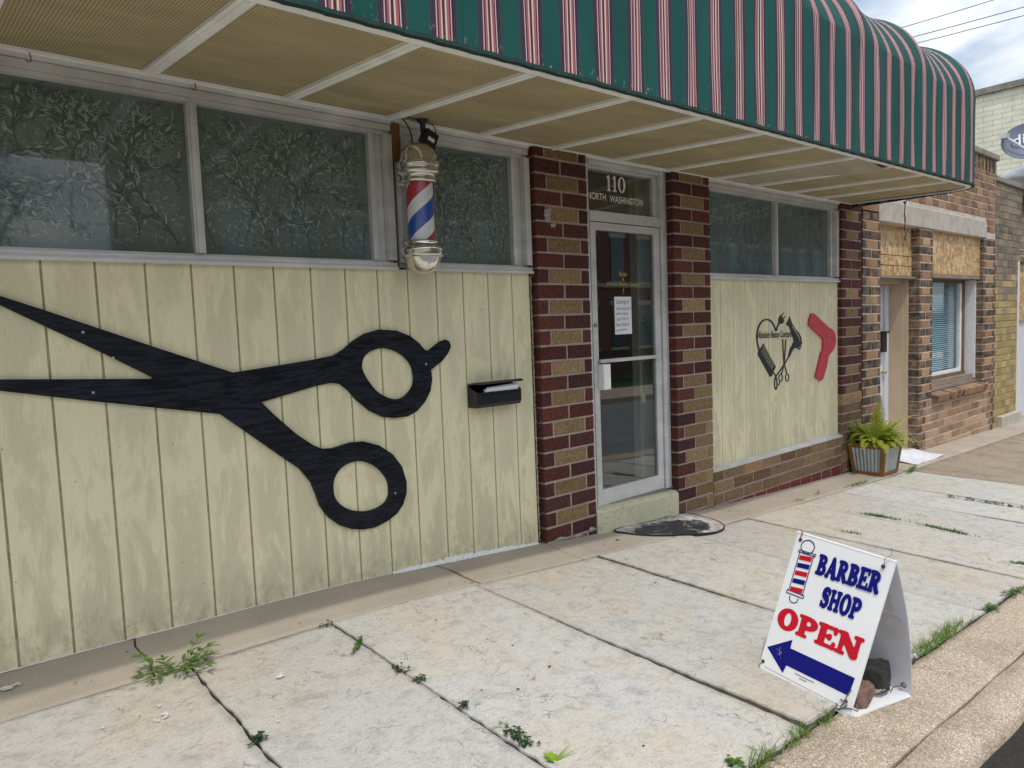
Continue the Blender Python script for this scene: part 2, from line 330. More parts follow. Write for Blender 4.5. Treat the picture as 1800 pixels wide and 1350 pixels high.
M = dict(
    siding=mat_siding(), brick=mat_brick('rug_face_brick'), brick2=mat_brick('weathered_brick', smear=(.40, .30, .21)),
    mortar=mat_mortar('pinkish_mortar', (.45, .34, .29)), mortar_light=mat_mortar('pale_mortar', (.70, .61, .52)), mortar_grey=mat_mortar('grey_mortar', (.38, .33, .25)),
    slab=mat_slab(), strip=mat_strip(), agg=mat_aggregate('exposed_aggregate'), tan=mat_aggregate('tan_sand_concrete', .74), asphalt=mat_asphalt(),
    kerbface=plain('tar_stained_kerb', (.10, .098, .095), .9, .35, 14, .5), soil=plain('dark_joint_soil', (.028, .024, .018), 1., .4, 60, .6),
    alu=mat_metal('weathered_aluminium', (.72, .715, .70), .45, .3, (3, 3, 9), .16), alu_dark=mat_metal('dark_aluminium', (.36, .36, .36), .5, .5),  # second aluminium is a darker tone for strip, door edges and threshold
    soffit=mat_soffit('tan_perforated_soffit', (.54, .45, .265), (.20, .16, .085)), soffit_grey=mat_soffit('faded_perforated_soffit', (.56, .49, .37), (.32, .27, .2)),
    white_trim=plain('off_white_enamel', (.93, .92, .89), .5, .1, 8), stripes=mat_stripes(), hem=plain('dark_green_hem', (.012, .045, .036), .9, .4, 40, .3),
    film=mat_film('dark_frosted_film', (.130, .172, .158)), leaf_light=mat_film('pale_frosted_leaf', (.28, .34, .318)), leaf_mid=mat_film('grey_frosted_leaf', (.24, .295, .275)), leaf_dark=mat_film('clear_dark_leaf', (.078, .105, .096)),
    film2=mat_film('blue_grey_frosted_film', (.115, .165, .170)), leaf2=mat_film('pale_blue_frosted_leaf', (.19, .245, .25)),
    glass=mat_glass('door_glass', (.82, .87, .86), 1.9), glass2=mat_glass('window_glass', (.86, .95, .98), .8), clear=mat_glass('clear_acrylic', (.97, .98, .98), .8),
    wood_orange=mat_wood('varnished_wood', (.20, .085, .03), (.33, .15, .055)), wood_brown=mat_wood('faded_brown_wood', (.13, .075, .045), (.27, .18, .12)), osb=mat_osb(),
    black_ply=mat_plywood_black(), black_gloss=plain('black_gloss_enamel', (.006, .0075, .012), .25, .2, 12, .05, spec=.6), black_matt=plain('black_plastic', (.012, .012, .013), .5, .2, 30),
    black_metal=plain('black_cut_steel', (.010, .012, .016), .5, .2, 30), red_paint=mat_wood('red_painted_board', (.50, .045, .06), (.62, .07, .09), (7, 7, 30), .5),
    chrome=mat_metal('worn_chrome', (.78, .76, .70), .12, 1.0, (4, 4, 4), .15, .02), brass=mat_metal('aged_brass', (.62, .54, .34), .35, .55),
    white=plain('white_plastic_sheet', (.90, .90, .915), .35, .03, 5), white_paint=plain('chipped_white_paint', (.74, .73, .71), .6, .12, 25, .2), paper=plain('white_paper', (.80, .82, .84), .8, .03, 20),
    navy=plain('navy_print', (.004, .006, .19), .6, .06, 20, spec=.2), red=plain('red_print', (.60, .008, .025), .6, .06, 20, spec=.2), dkline=plain('dark_blue_line', (.012, .012, .09), .4, .05, 20),
    ghost=plain('faint_show_through', (.70, .64, .66), .5, .03, 10), ink=plain('dark_ink', (.03, .03, .04), .7, .1, 20), gold=plain('gold_lettering', (.55, .40, .10), .4, .1, 20), grey_letter=plain('pale_grey_lettering', (.80, .79, .74), .6, .12, 20),
    planter_wood=mat_wood('stained_planter_wood', (.17, .075, .025), (.33, .16, .06)), galv=mat_metal('galvanised_steel', (.46, .52, .56), .45, .55, (12, 12, 12)),
    potting=plain('potting_soil', (.035, .024, .016), 1., .4, 60, .6), fern=mat_leaf('fern_leaf', (.26, .36, .025), (.52, .55, .075)), stem=plain('brown_stem', (.10, .06, .02), .7, .2, 30),
    weed=mat_leaf('weed_leaf', (.075, .16, .03), (.15, .26, .05)), clover=mat_leaf('clover_leaf', (.03, .07, .028), (.06, .115, .045)), grass=mat_leaf('grass_blade', (.10, .20, .03), (.22, .32, .06)), lime=mat_leaf('bright_weed_leaf', (.19, .35, .015), (.30, .46, .03)),
    rubber=mat_mat(), rubber_edge=plain('black_rubber_edge', (.012, .012, .013), .7, .2, 30), rug=plain('white_fabric_mat', (.72, .71, .76), .9, .12, 16, .3),
    rock_dark=plain('charred_masonry', (.035, .032, .030), .9, .6, 26, 1.), rock_brown=plain('broken_brick', (.22, .135, .105), .9, .5, 20, 1.), rock_pale=plain('pale_mortar_crust', (.5, .46, .38), .95, .25, 40, .6),
    step=None, lintel=plain('old_grey_concrete', (.50, .46, .39), .9, .22, 9, .5), cap=plain('weathered_cap_stone', (.30, .27, .23), .95, .35, 8, .6),
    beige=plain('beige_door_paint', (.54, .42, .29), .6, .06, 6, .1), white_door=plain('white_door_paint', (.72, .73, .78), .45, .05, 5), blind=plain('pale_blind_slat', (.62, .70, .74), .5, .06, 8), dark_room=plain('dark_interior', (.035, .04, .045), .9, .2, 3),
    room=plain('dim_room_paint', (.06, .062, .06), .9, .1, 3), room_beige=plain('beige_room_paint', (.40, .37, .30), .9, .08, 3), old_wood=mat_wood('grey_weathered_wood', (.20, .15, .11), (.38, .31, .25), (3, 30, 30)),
    painted_brick=mat_painted_brick(), dish=plain('grey_dish_paint', (.17, .18, .24), .45, .08, 8), dish_white=plain('pale_plastic', (.62, .64, .70), .5, .06, 10), white_dome=plain('white_roof_dome', (.8, .81, .83), .5, .05, 4),
    wire=plain('dark_cable', (.05, .05, .055), .7, .1, 10), roof=plain('tar_roof', (.12, .115, .11), .95, .2, 4), fence=plain('black_fence_paint', (.02, .022, .022), .5, .1, 10),
    opp_brick=None, bark=plain('tree_bark', (.12, .09, .065), .95, .3, 20, .8), crown=mat_leaf('tree_leaf', (.035, .085, .02), (.07, .14, .03)), lawn=plain('lawn_grass', (.06, .12, .03), .95, .4, 25, .6),
    litter_red=plain('dry_red_leaf', (.22, .055, .04), .8, .4, 60), litter_brown=plain('dry_brown_leaf', (.12, .075, .045), .9, .4, 60), caulk=plain('white_caulk', (.78, .77, .75), .7, .1, 40, .5), steel=mat_metal('dull_steel', (.30, .29, .27), .45, .8), rust=plain('rusty_iron', (.10, .055, .035), .9, .4, 50, .4),
)
def mat_step():
    m = Mt('flaking_cream_concrete', rough=.85); v = m.pos(); f = m.noise(v, 6, 6, .7, .5)
    c = m.mix(m.ramp(f, [(.58, 0.), (.68, .8)]), (.66, .62, .42), (.36, .35, .32))
    crk = m.node('TexVoronoi', {'Vector': m.pos((9, 9, 9)), 'Scale': 1.}, feature='DISTANCE_TO_EDGE')
    c = m.mix(m.math('MULTIPLY', m.ramp(crk, [(.004, 1.), (.02, 0.)]), m.ramp(m.noise(v, 4, 3), [(.45, 0.), (.6, .7)])), c, (.16, .14, .11))
    m.set(color=c); m.bump(m.noise(v, 22, 6, .75), .9, .012); return m.m
M['step'] = mat_step(); M['smear'] = plain('pale_cement_smear', (.40, .38, .35), .95, .3, 60, .8)
def mat_opp():
    m = Mt('red_brick_facade', rough=.9); p = m.pos(); mp = m.node('CombineXYZ', {'X': m.xyz(p, 0), 'Y': m.xyz(p, 2), 'Z': 0.})
    c = m.node('TexBrick', {'Vector': mp, 'Color1': (.20, .075, .055, 1), 'Color2': (.13, .05, .04, 1), 'Mortar': (.28, .2, .17, 1), 'Scale': 1., 'Mortar Size': .006, 'Brick Width': .22, 'Row Height': .075})
    m.set(color=c); return m.m
M['opp_brick'] = mat_opp()

# ------------------------------------------------------------------ object helpers
ROOT = {}
def link(o, parent=None):
    COL.objects.link(o)
    if parent is not None: o.parent = parent
    return o
def thing(name, label, cat, loc=(0, 0, 0), group=None):
    o = bpy.data.objects.new(name, None); o.empty_display_size = .1; o.location = loc; link(o)
    o['label'] = label; o['category'] = cat
    if group: o['group'] = group
    ROOT[o.name] = Vector(loc); return o
def tag(o, label, cat, group=None):
    o['label'] = label; o['category'] = cat
    if group: o['group'] = group
    return o
def struct(o, kind='structure'): o['kind'] = kind; return o
def origin_of(p):
    while p is not None:
        if p.name in ROOT: return ROOT[p.name]
        p = p.parent
    return Vector((0, 0, 0))

class MB:
    """collects faces in world coordinates, builds ONE mesh object"""
    def __init__(s): s.v = []; s.f = []; s.mi = []; s.c = []; s.uv = []; s.sm = []
    def add(s, vs, fs, mi=0, col=(1, 1, 1), smooth=False):
        k = len(s.v); s.v += [tuple(q) for q in vs]
        for f in fs:
            s.f.append([k+i for i in f]); s.mi.append(mi); s.c.append(col); s.sm.append(smooth)
        return s
    def box(s, x0, x1, y0, y1, z0, z1, mi=0, col=(1, 1, 1), rot=None, piv=None):
        vs = [Vector((x, y, z)) for x in (x0, x1) for y in (y0, y1) for z in (z0, z1)]
        if rot is not None:
            pv = Vector(piv if piv is not None else ((x0+x1)/2, (y0+y1)/2, (z0+z1)/2)); vs = [pv+rot@(v-pv) for v in vs]
        return s.add(vs, [(0, 1, 3, 2), (4, 6, 7, 5), (0, 4, 5, 1), (2, 3, 7, 6), (0, 2, 6, 4), (1, 5, 7, 3)], mi, col)
    def cbox(s, x0, x1, y0, y1, z0, z1, c=.004, mi=0, col=(1, 1, 1), jit=0., rg=None):
        """box whose -Y face is chamfered on all four sides (front bevel)"""
        j = (lambda: (rg or rnd).uniform(-jit, jit)) if jit else (lambda: 0.)
        b = [(x0, y1, z0), (x1, y1, z0), (x1, y1, z1), (x0, y1, z1)]
        o = [(x0+j(), y0+c, z0+j()), (x1+j(), y0+c, z0+j()), (x1+j(), y0+c, z1+j()), (x0+j(), y0+c, z1+j())]
        cx = lambda q, sx, sz: (q[0]+sx*c, y0+j()*.6, q[2]+sz*c)
        i = [cx(o[0], 1, 1), cx(o[1], -1, 1), cx(o[2], -1, -1), cx(o[3], 1, -1)]
        fs = [(8, 9, 10, 11)]
        for a in range(4):
            d = (a+1) % 4; fs += [(4+a, 4+d, 8+d, 8+a), (a, d, 4+d, 4+a)]
        return s.add(b+o+i, fs+[(3, 2, 1, 0)], mi, col)
    def quad(s, a, b, c, d, mi=0, col=(1, 1, 1)): return s.add([a, b, c, d], [(0, 1, 2, 3)], mi, col)
    def tube(s, pts, r, n=8, mi=0, cap=True, smooth=True):
        pts = [Vector(q) for q in pts]; rs = r if isinstance(r, (list, tuple)) else [r]*len(pts)
        k = len(s.v); up = None; ring = []
        for i, q in enumerate(pts):
            d = (pts[min(i+1, len(pts)-1)]-pts[max(i-1, 0)]).normalized()
            if up is None: up = d.orthogonal().normalized()
            up = (up-d*up.dot(d)); up = up.normalized() if up.length > 1e-6 else d.orthogonal().normalized()
            w = d.cross(up)
            ring.append([q+(up*math.cos(2*math.pi*a/n)+w*math.sin(2*math.pi*a/n))*rs[i] for a in range(n)])
        vs = [v for rg_ in ring for v in rg_]; fs = []
        for i in range(len(pts)-1):
            for a in range(n): b = (a+1) % n; fs.append((i*n+a, i*n+b, (i+1)*n+b, (i+1)*n+a))
        s.add(vs, fs, mi, smooth=smooth)
        if cap:
            s.add(ring[0], [tuple(range(n))[::-1]], mi); s.add(ring[-1], [tuple(range(n))], mi)
        return s
    def lathe(s, c, prof, n=32, mi=0, mat=None, a0=0., a1=2*math.pi):
        c = Vector(c); mat = mat or Matrix.Identity(3); vs = []; fs = []; full = abs(a1-a0-2*math.pi) < 1e-6
        m_ = n if full else n+1
        for r, z in prof:
            for a in range(m_):
                t = a0+(a1-a0)*a/n; vs.append(c+mat@Vector((r*math.cos(t), r*math.sin(t), z)))
        for i in range(len(prof)-1):
            for a in range(n):
                b = (a+1) % m_; fs.append((i*m_+a, i*m_+b, (i+1)*m_+b, (i+1)*m_+a))
        return s.add(vs, fs, mi, smooth=True)
    def grid(s, nx, ny, fn, mi=0, uvfn=None, smooth=True, col=(1, 1, 1)):
        vs = []; fs = []
        for j in range(ny+1):
            for i in range(nx+1): vs.append(fn(i/nx, j/ny))
        for j in range(ny):
            for i in range(nx): a = j*(nx+1)+i; fs.append((a, a+1, a+nx+2, a+nx+1))
        k = len(s.f); s.add(vs, fs, mi, col, smooth)
        if uvfn:
            for j in range(ny):
                for i in range(nx):
                    s.uv.append((k+j*nx+i, [uvfn(i/nx, j/ny), uvfn((i+1)/nx, j/ny), uvfn((i+1)/nx, (j+1)/ny), uvfn(i/nx, (j+1)/ny)]))
        return s
    def build(s, name, mats, parent=None, loc=None, col=False, fix=True):
        me = bpy.data.meshes.new(name)
        L = Vector(loc) if loc is not None else origin_of(parent)
        me.from_pydata([tuple(Vector(q)-L) for q in s.v], [], s.f)
        for m_ in (mats if isinstance(mats, (list, tuple)) else [mats]): me.materials.append(m_)
        me.polygons.foreach_set('material_index', s.mi); me.polygons.foreach_set('use_smooth', s.sm)
        if col:
            ca = me.color_attributes.new('Col', 'FLOAT_COLOR', 'CORNER'); arr = []
            for pl in me.polygons: arr += [(*s.c[pl.index], 1.0)]*pl.loop_total
            ca.data.foreach_set('color', np.array(arr, dtype=np.float32).ravel())
        if s.uv:
            ul = me.uv_layers.new(name='UVMap')
            for fi, uvs in s.uv:
                for li, uvv in zip(me.polygons[fi].loop_indices, uvs): ul.data[li].uv = uvv
        if fix:
            bm = bmesh.new(); bm.from_mesh(me); bmesh.ops.recalc_face_normals(bm, faces=bm.faces); bm.to_mesh(me); bm.free()
        me.update()
        o = bpy.data.objects.new(name, me)
        if parent is None and loc is not None: o.location = L
        return link(o, parent)

def smooth_closed(pts, k=4):
    out = []; n = len(pts)
    for i in range(n):
        p0, p1, p2, p3 = (Vector(pts[(i+d) % n]) for d in (-1, 0, 1, 2))
        for j in range(k):
            t = j/k
            out.append(.5*((2*p1)+(p2-p0)*t+(2*p0-5*p1+4*p2-p3)*t*t+(3*p1-p0-3*p2+p3)*t**3))
    return out
def smooth_open(pts, k=5):
    pts = [Vector(q) for q in pts]; q = [pts[0]*2-pts[1]]+pts+[pts[-1]*2-pts[-2]]; out = []
    for i in range(1, len(q)-2):
        p0, p1, p2, p3 = q[i-1:i+3]
        for j in range(k):
            t = j/k; out.append(.5*((2*p1)+(p2-p0)*t+(2*p0-5*p1+4*p2-p3)*t*t+(3*p1-p0-3*p2+p3)*t**3))
    return out+[pts[-1]]
def slab_from_outline(mb, loops, th, mi=0, axis=Vector((0, 1, 0))):
    """extrude a planar outline with holes (3-D loops) along axis by th"""
    loops = [[Vector(q) for q in l] for l in loops]
    tris = tessellate_polygon(loops); flat = [q for l in loops for q in l]; n = len(flat)
    mb.add(flat, [tuple(t) for t in tris], mi)
    mb.add([q+axis*th for q in flat], [tuple(t)[::-1] for t in tris], mi)
    for l in loops:
        k = len(l); mb.add(l+[q+axis*th for q in l], [(i, (i+1) % k, k+(i+1) % k, k+i) for i in range(k)], mi)
    return mb

# --- 2-D signed distance shapes, filled by marching squares (rounded lettering and cut-outs)
def sbox(cx, cy, hx, hy, r=.0):
    def f(x, y):
        dx = np.abs(x-cx)-hx+r; dy = np.abs(y-cy)-hy+r
        return np.hypot(np.maximum(dx, 0), np.maximum(dy, 0))+np.minimum(np.maximum(dx, dy), 0)-r
    return f
def sseg(a, b, r, r2=None):
    r2 = r if r2 is None else r2
    def f(x, y):
        bx, by = b[0]-a[0], b[1]-a[1]; h = np.clip(((x-a[0])*bx+(y-a[1])*by)/(bx*bx+by*by+1e-12), 0, 1)
        return np.hypot(x-a[0]-bx*h, y-a[1]-by*h)-(r+(r2-r)*h)
    return f
def sell(cx, cy, rx, ry):
    def f(x, y):
        k = np.hypot((x-cx)/rx, (y-cy)/ry); k2 = np.hypot((x-cx)/rx**2, (y-cy)/ry**2)+1e-9
        return k*(k-1)/k2
    return f
def spoly(pts):
    P = np.array(pts, float)
    def f(x, y):
        d = np.full(x.shape, 1e9); ins = np.zeros(x.shape, bool); n = len(P)
        for i in range(n):
            a = P[i]; b = P[i-1]; e = b-a; h = np.clip(((x-a[0])*e[0]+(y-a[1])*e[1])/(e@e+1e-12), 0, 1)
            d = np.minimum(d, np.hypot(x-a[0]-e[0]*h, y-a[1]-e[1]*h))
            c = ((a[1] > y) != (b[1] > y)) & (x < (b[0]-a[0])*(y-a[1])/(b[1]-a[1]+1e-12)+a[0]); ins ^= c
        return np.where(ins, -d, d)
    return f
def spath(pts, r):
    pts = [tuple(q)[:2] for q in pts]; rs = r if isinstance(r, (list, tuple)) else [r]*len(pts)
    fs = [sseg(pts[i], pts[i+1], rs[i], rs[i+1]) for i in range(len(pts)-1)]
    return lambda x, y: np.minimum.reduce([f(x, y) for f in fs])
def U(*fs, k=0.):
    def f(x, y):
        d = fs[0](x, y)
        for q in fs[1:]:
            e = q(x, y)
            if k > 0: h = np.clip(.5+.5*(e-d)/k, 0, 1); d = e*(1-h)+d*h-k*h*(1-h)
            else: d = np.minimum(d, e)
        return d
    return f
def cut(a, *bs): return lambda x, y: np.maximum.reduce([a(x, y)]+[-b(x, y) for b in bs])
def both(a, b): return lambda x, y: np.maximum(a(x, y), b(x, y))
def march(fn, x0, x1, y0, y1, nx, ny):
    xs = np.linspace(x0, x1, nx+1); ys = np.linspace(y0, y1, ny+1); X, Y = np.meshgrid(xs, ys); F = fn(X, Y)
    V = []; idx = {}; faces = []
    def vid(key, p):
        if key not in idx: idx[key] = len(V); V.append(p)
        return idx[key]
    for j in range(ny):
        for i in range(nx):
            c = [(i, j), (i+1, j), (i+1, j+1), (i, j+1)]; v = [F[b, a] for a, b in c]
            if min(v) > 0: continue
            poly = []
            for q in range(4):
                a, b = c[q], c[(q+1) % 4]; va, vb = v[q], v[(q+1) % 4]
                if va <= 0: poly.append(vid(('c',)+a, (xs[a[0]], ys[a[1]])))
                if (va <= 0) != (vb <= 0):
                    t = va/(va-vb); key = ('e',)+tuple(sorted((a, b)))
                    poly.append(vid(key, (xs[a[0]]+(xs[b[0]]-xs[a[0]])*t, ys[a[1]]+(ys[b[1]]-ys[a[1]])*t)))
            if len(poly) >= 3: faces.append(tuple(poly))
    return V, faces

def seriffed(ch):
    st = lambda x, w=.13: sbox(x, .5, w, .47, .03)
    sf = lambda x, y, w: sbox(x, y, w, .06, .05)
    k = .07
    if ch == 'B':
        bowls = U(both(sell(.42, .745, .40, .255), sbox(.7, .5, .5, .6)), both(sell(.45, .275, .45, .285), sbox(.7, .5, .5, .6)), k=.04)
        return cut(U(st(.24), sf(.2, .06, .2), sf(.2, .94, .2), bowls, k=.04), sell(.47, .74, .10, .10), sell(.49, .28, .12, .12)), .92
    if ch == 'A':
        return cut(U(sseg((.48, .93), (.17, .08), .085), sseg((.5, .88), (.80, .08), .15), sf(.16, .06, .17), sf(.80, .06, .21), sbox(.5, .30, .22, .055), k=k), sell(.435, .46, .055, .07)), 1.0
    if ch == 'R':
        bowl = cut(both(sell(.42, .72, .42, .28), sbox(.7, .5, .5, .6)), sell(.47, .72, .11, .11))
        return cut(U(st(.24), sf(.22, .06, .22), sf(.2, .94, .2), bowl, sseg((.5, .45), (.78, .10), .13), sf(.86, .06, .13), k=.04), sell(.47, .72, .11, .11)), 1.0
    if ch == 'E':
        return U(st(.24), sf(.2, .06, .2), sf(.2, .94, .2), sbox(.5, .93, .34, .065, .04), sbox(.5, .07, .34, .065, .04), sbox(.45, .5, .2, .055), sbox(.58, .5, .055, .13, .04), sbox(.79, .84, .06, .15, .05), sbox(.82, .16, .06, .16, .05), k=.04), .9
    if ch == 'S':
        pts = [(.72, .76), (.62, .89), (.42, .92), (.22, .82), (.22, .65), (.42, .54), (.62, .44), (.68, .27), (.55, .11), (.35, .08), (.16, .2)]
        sm = [tuple(q)[:2] for q in smooth_open([(a, b, 0) for a, b in pts], 4)]; n = len(sm)
        rs = [.085+.075*math.sin(math.pi*i/(n-1))**2 for i in range(n)]
        return U(spath(sm, rs), sbox(.75, .82, .055, .14, .05), sbox(.13, .17, .055, .15, .05), k=.04), .86
    if ch == 'H':
        return U(st(.23), st(.80), sf(.23, .06, .22), sf(.23, .94, .22), sf(.80, .06, .22), sf(.80, .94, .22), sbox(.5, .5, .3, .07), k=.05), 1.03
    if ch == 'O':
        return cut(sell(.5, .5, .49, .52), sell(.5, .5, .19, .36)), 1.0
    if ch == 'P':
        bowl = cut(both(sell(.44, .69, .46, .31), sbox(.7, .5, .5, .6)), sell(.49, .69, .13, .14))
        return cut(U(st(.25), sf(.26, .06, .25), sf(.2, .94, .2), bowl, k=.04), sell(.49, .69, .13, .14)), .92
    if ch == '1':
        return U(sbox(.25, .5, .09, .5, .02), sbox(.25, .03, .2, .035), sseg((.22, .93), (.07, .82), .04)), .48
    if ch == '0':
        return cut(sell(.36, .5, .36, .51), sell(.36, .5, .17, .42)), .72
    if ch == 'N':
        return U(sbox(.2, .5, .075, .46, .03), sbox(.87, .5, .075, .46, .03), sseg((.25, .86), (.80, .12), .15), sf(.2, .06, .2), sf(.17, .94, .19), sf(.87, .94, .19), k=.05), 1.07
def word(mb, text, O, Ux, Uy, width, height, mi, nrm, bold=.012, gap=.05):
    sh = [seriffed(c) for c in text]; tot = sum(w for _, w in sh)+gap*(len(sh)-1); x = 0.
    for f, w in sh:
        V, F = march(lambda a, b: f(a, b)-bold, -.08, w+.1, -.08, 1.08, 44, 44)
        mb.add([O+Ux*((x+a)/tot*width)+Uy*(b*height)+nrm for a, b in V], F, mi); x += w+gap
def text_mesh(mb, s, O, Ux, Uy, width, height, mi, shear=0., bold=0., font_w=True):
    cu = bpy.data.curves.new('t', 'FONT'); cu.body = s; cu.size = 1.; cu.offset = bold; cu.shear = shear; cu.resolution_u = 4
    cu.fill_mode = 'FRONT'
    ob = bpy.data.objects.new('t', cu); COL.objects.link(ob); bpy.context.view_layer.update()
    me = bpy.data.meshes.new_from_object(ob.evaluated_get(bpy.context.evaluated_depsgraph_get()))
    co = [v.co.copy() for v in me.vertices]; fs = [tuple(pl.vertices) for pl in me.polygons]
    bpy.data.objects.remove(ob); bpy.data.curves.remove(cu); bpy.data.meshes.remove(me)
    if not co: return
    a, b = min(c.x for c in co), max(c.x for c in co); c0, c1 = min(c.y for c in co), max(c.y for c in co)
    sx = width/(b-a); sy = height/(c1-c0) if height else sx
    mb.add([O+Ux*((c.x-a)*sx)+Uy*((c.y-c0)*sy) for c in co], fs, mi)
VX, VY, VZ = Vector((1, 0, 0)), Vector((0, 1, 0)), Vector((0, 0, 1))

# ================================================================== GROUND
def wob(seed, amp, freq):
    r = random.Random(seed); ks = [(r.uniform(.5, 1.6)*freq, r.uniform(0, 6.3), r.uniform(.3, 1.)) for _ in range(5)]
    return lambda t: amp*sum(a*math.sin(k*t+p) for k, p, a in ks)/2.2
def slab(mb, x0, x1, y0, y1, dz=0., seed=0, nx=26, ny=26, tilt=(0, 0), amp=.004, col=(1, 1, 1), chip=.006, und=.003, jseed=None):
    r = random.Random(seed); js = jseed or (seed*9, seed*9+1); wl, wr = wob(js[0], amp, 11), wob(js[1], amp, 11); wn, wf = (wob(seed*9+i, amp, 11) for i in (2, 3)); u1, u2 = wob(seed+77, und, 3), wob(seed+78, und, 3)
    hf = [wob(seed*7+i, chip*.6, 60) for i in range(4)]; hf2 = [wob(seed*5+i, chip*.4, 170) for i in range(2)]
    fx0 = x0 if callable(x0) else (lambda y: x0); fx1 = x1 if callable(x1) else (lambda y: x1)
    def pt(u, v):
        y = y0+(y1-y0)*v; a = fx0(y)+wl(y)+hf[0](y)+hf2[0](y); b = fx1(y)+wr(y)+hf[1](y)+hf2[1](y); x = a+(b-a)*u
        y += (wn(x)+hf[2](x))*(1-v)**8+(wf(x)+hf[3](x))*v**8
        z = gz(x, y)+dz+u1(x)+u2(y)+tilt[0]*(u-.5)+tilt[1]*(v-.5)
        return x, y, z
    us = [0, .0035]+[i/nx for i in range(1, nx)]+[.9965, 1]; vs_ = [0, .0035]+[i/ny for i in range(1, ny)]+[.9965, 1]
    P = []; 
    for j, v in enumerate(vs_):
        for i, u in enumerate(us):
            x, y, z = pt(u, v)
            if i in (0, len(us)-1) or j in (0, len(vs_)-1): z -= chip*.9+r.uniform(0, chip*.6)
            P.append((x, y, z))
    n = len(us); m_ = len(vs_); F = [(j*n+i, j*n+i+1, (j+1)*n+i+1, (j+1)*n+i) for j in range(m_-1) for i in range(n-1)]
    k0 = len(mb.c); mb.add(P, F, 0, col, True)
    for q_, f_ in enumerate(F):      # grime gathered in the joints
        i_, j_ = q_ % (n-1), q_//(n-1)
        if i_ in (0, n-2) or j_ in (0, m_-2): mb.c[k0+q_] = hsv(col, .62)
        elif i_ in (1, n-3) or j_ in (1, m_-3): mb.c[k0+q_] = hsv(col, .95)
    rim = [i for i in range(n)]+[j*n+n-1 for j in range(1, m_)]+[(m_-1)*n+i for i in range(n-2, -1, -1)]+[j*n for j in range(m_-2, 0, -1)]
    top = [P[i] for i in rim]; k = len(top)
    mb.add(top+[(x, y, z-.07) for x, y, z in top], [(i, (i+1) % k, k+(i+1) % k, k+i) for i in range(k)], 0, hsv(col, .30))

mb = MB()
JX = [-6.0, -4.4, -3.0, -1.7, -.62, .35, 1.005, 1.895, 2.912, 3.885, 4.74, 5.60, 6.40, 7.13, 8.14]
for i in range(len(JX)-1):
    c = random.Random(i+40).uniform(.94, 1.05); w = 1+random.Random(i+60).uniform(-.02, .02)
    dz = {6: .004, 7: .009, 4: -.004, 5: .0, 8: .008, 9: .0, 10: .004}.get(i, random.Random(i).uniform(-.004, .004))
    tilt = {7: (-.004, -.022), 8: (0, .006)}.get(i, (0, 0))
    gap = {4: .009, 5: .007, 6: .009, 7: .010}.get(i, .009)
    slab(mb, JX[i]+gap/2, JX[i+1]-.004, -2.402, -.447, dz, i+3, ny=60, tilt=tilt, col=(c*w, c, c/w), chip=.006, jseed=(900+i, 901+i))
struct(mb.build('sidewalk', M['slab'], col=True))

mb = MB()     # concrete strip between the wall and the slabs; broken where the photo shows cracks
def crackline(pts):
    ys = [-q[1] for q in pts]; xs = [q[0] for q in pts]; o = np.argsort(ys)
    return lambda y: float(np.interp(-y, np.array(ys)[o], np.array(xs)[o]))
cA = [on_ground(*q) for q in ((238, 1122), (236, 1133), (244, 1143), (256, 1152), (262, 1160), (265, 1170), (269, 1182))]
cB = [on_ground(*q) for q in ((768, 995), (790, 1001), (812, 1012), (830, 1020), (846, 1026))]
cC = [on_ground(*q) for q in ((962, 955), (985, 968), (1005, 975), (1022, 982))]
cl = [lambda y: -6.0] + [crackline([(q.x, q.y) for q in c]) for c in (cA, cB, cC)] + [lambda y: 8.14]
gaps = [0, .004, .009, .002, 0]
for i in range(4):
    a, b = cl[i], cl[i+1]
    slab(mb, (lambda y, a=a, i=i: a(y)+gaps[i]), (lambda y, b=b, i=i: b(y)-gaps[i+1]), -.441, .06, .001+.002*(i % 2), 300+i, nx=60, ny=14, amp=.002, chip=.004, und=.002)
slab(mb, 8.148, 12.1, -.47, .34, .0, 320, nx=30, ny=12, amp=.006); slab(mb, 12.11, 24, -.47, .06, .0, 321, nx=30, ny=8, amp=.006)
struct(mb.build('concrete_strip', M['strip'], col=True))
mb = MB()
for i, (a, b) in enumerate(((8.148, 11.3), (11.31, 14.6), (14.61, 18.), (18.01, 24))):
    slab(mb, a, b, -2.405, -.478, .003, 340+i, nx=20, ny=20)
struct(mb.build('tan_pavement', M['tan'], col=True))
mb = MB()
KX = [-6, -1.2, 1.62, 2.86, 4.9, 8.2, 12, 17, 24]
for i in range(len(KX)-1):
    slab(mb, KX[i]+.002, KX[i+1]-.002, -2.688, -2.418, .0, 360+i, nx=24, ny=8, amp=.003, chip=.005)
    # kerb top with rounded nose
slab_k = []
for a, b in ((-6, 0.4), (.403, 4.2), (4.203, 9), (9.003, 24)):
    n = 40
    prof = [(-2.693, -.006), (-2.699, 0), (-2.79, .0), (-2.818, -.006), (-2.838, -.022), (-2.848, -.05), (-2.852, -.07)]
    mb.grid(n, len(prof)-1, lambda u, v, a=a, b=b: (a+(b-a)*u, prof[round(v*(len(prof)-1))][0]+.004*math.sin(9*(a+(b-a)*u)), gz(a+(b-a)*u, prof[round(v*(len(prof)-1))][0])+prof[round(v*(len(prof)-1))][1]))
    mb.grid(n, 1, lambda u, v, a=a, b=b: (a+(b-a)*u, -2.852-.012*v+.004*math.sin(9*(a+(b-a)*u)), gz(a+(b-a)*u, -2.852)-.07-.2*v), mi=1)
struct(mb.build('kerb', [M['agg'], M['kerbface']], col=True))
mb = MB(); n = 80
mb.grid(n, 30, lambda u, v: (-30+80*u, -2.80-6.2*v, gz(-30+80*u, -2.85)-.135+.05*math.sin(math.pi*v)))
struct(mb.build('street', M['asphalt']))
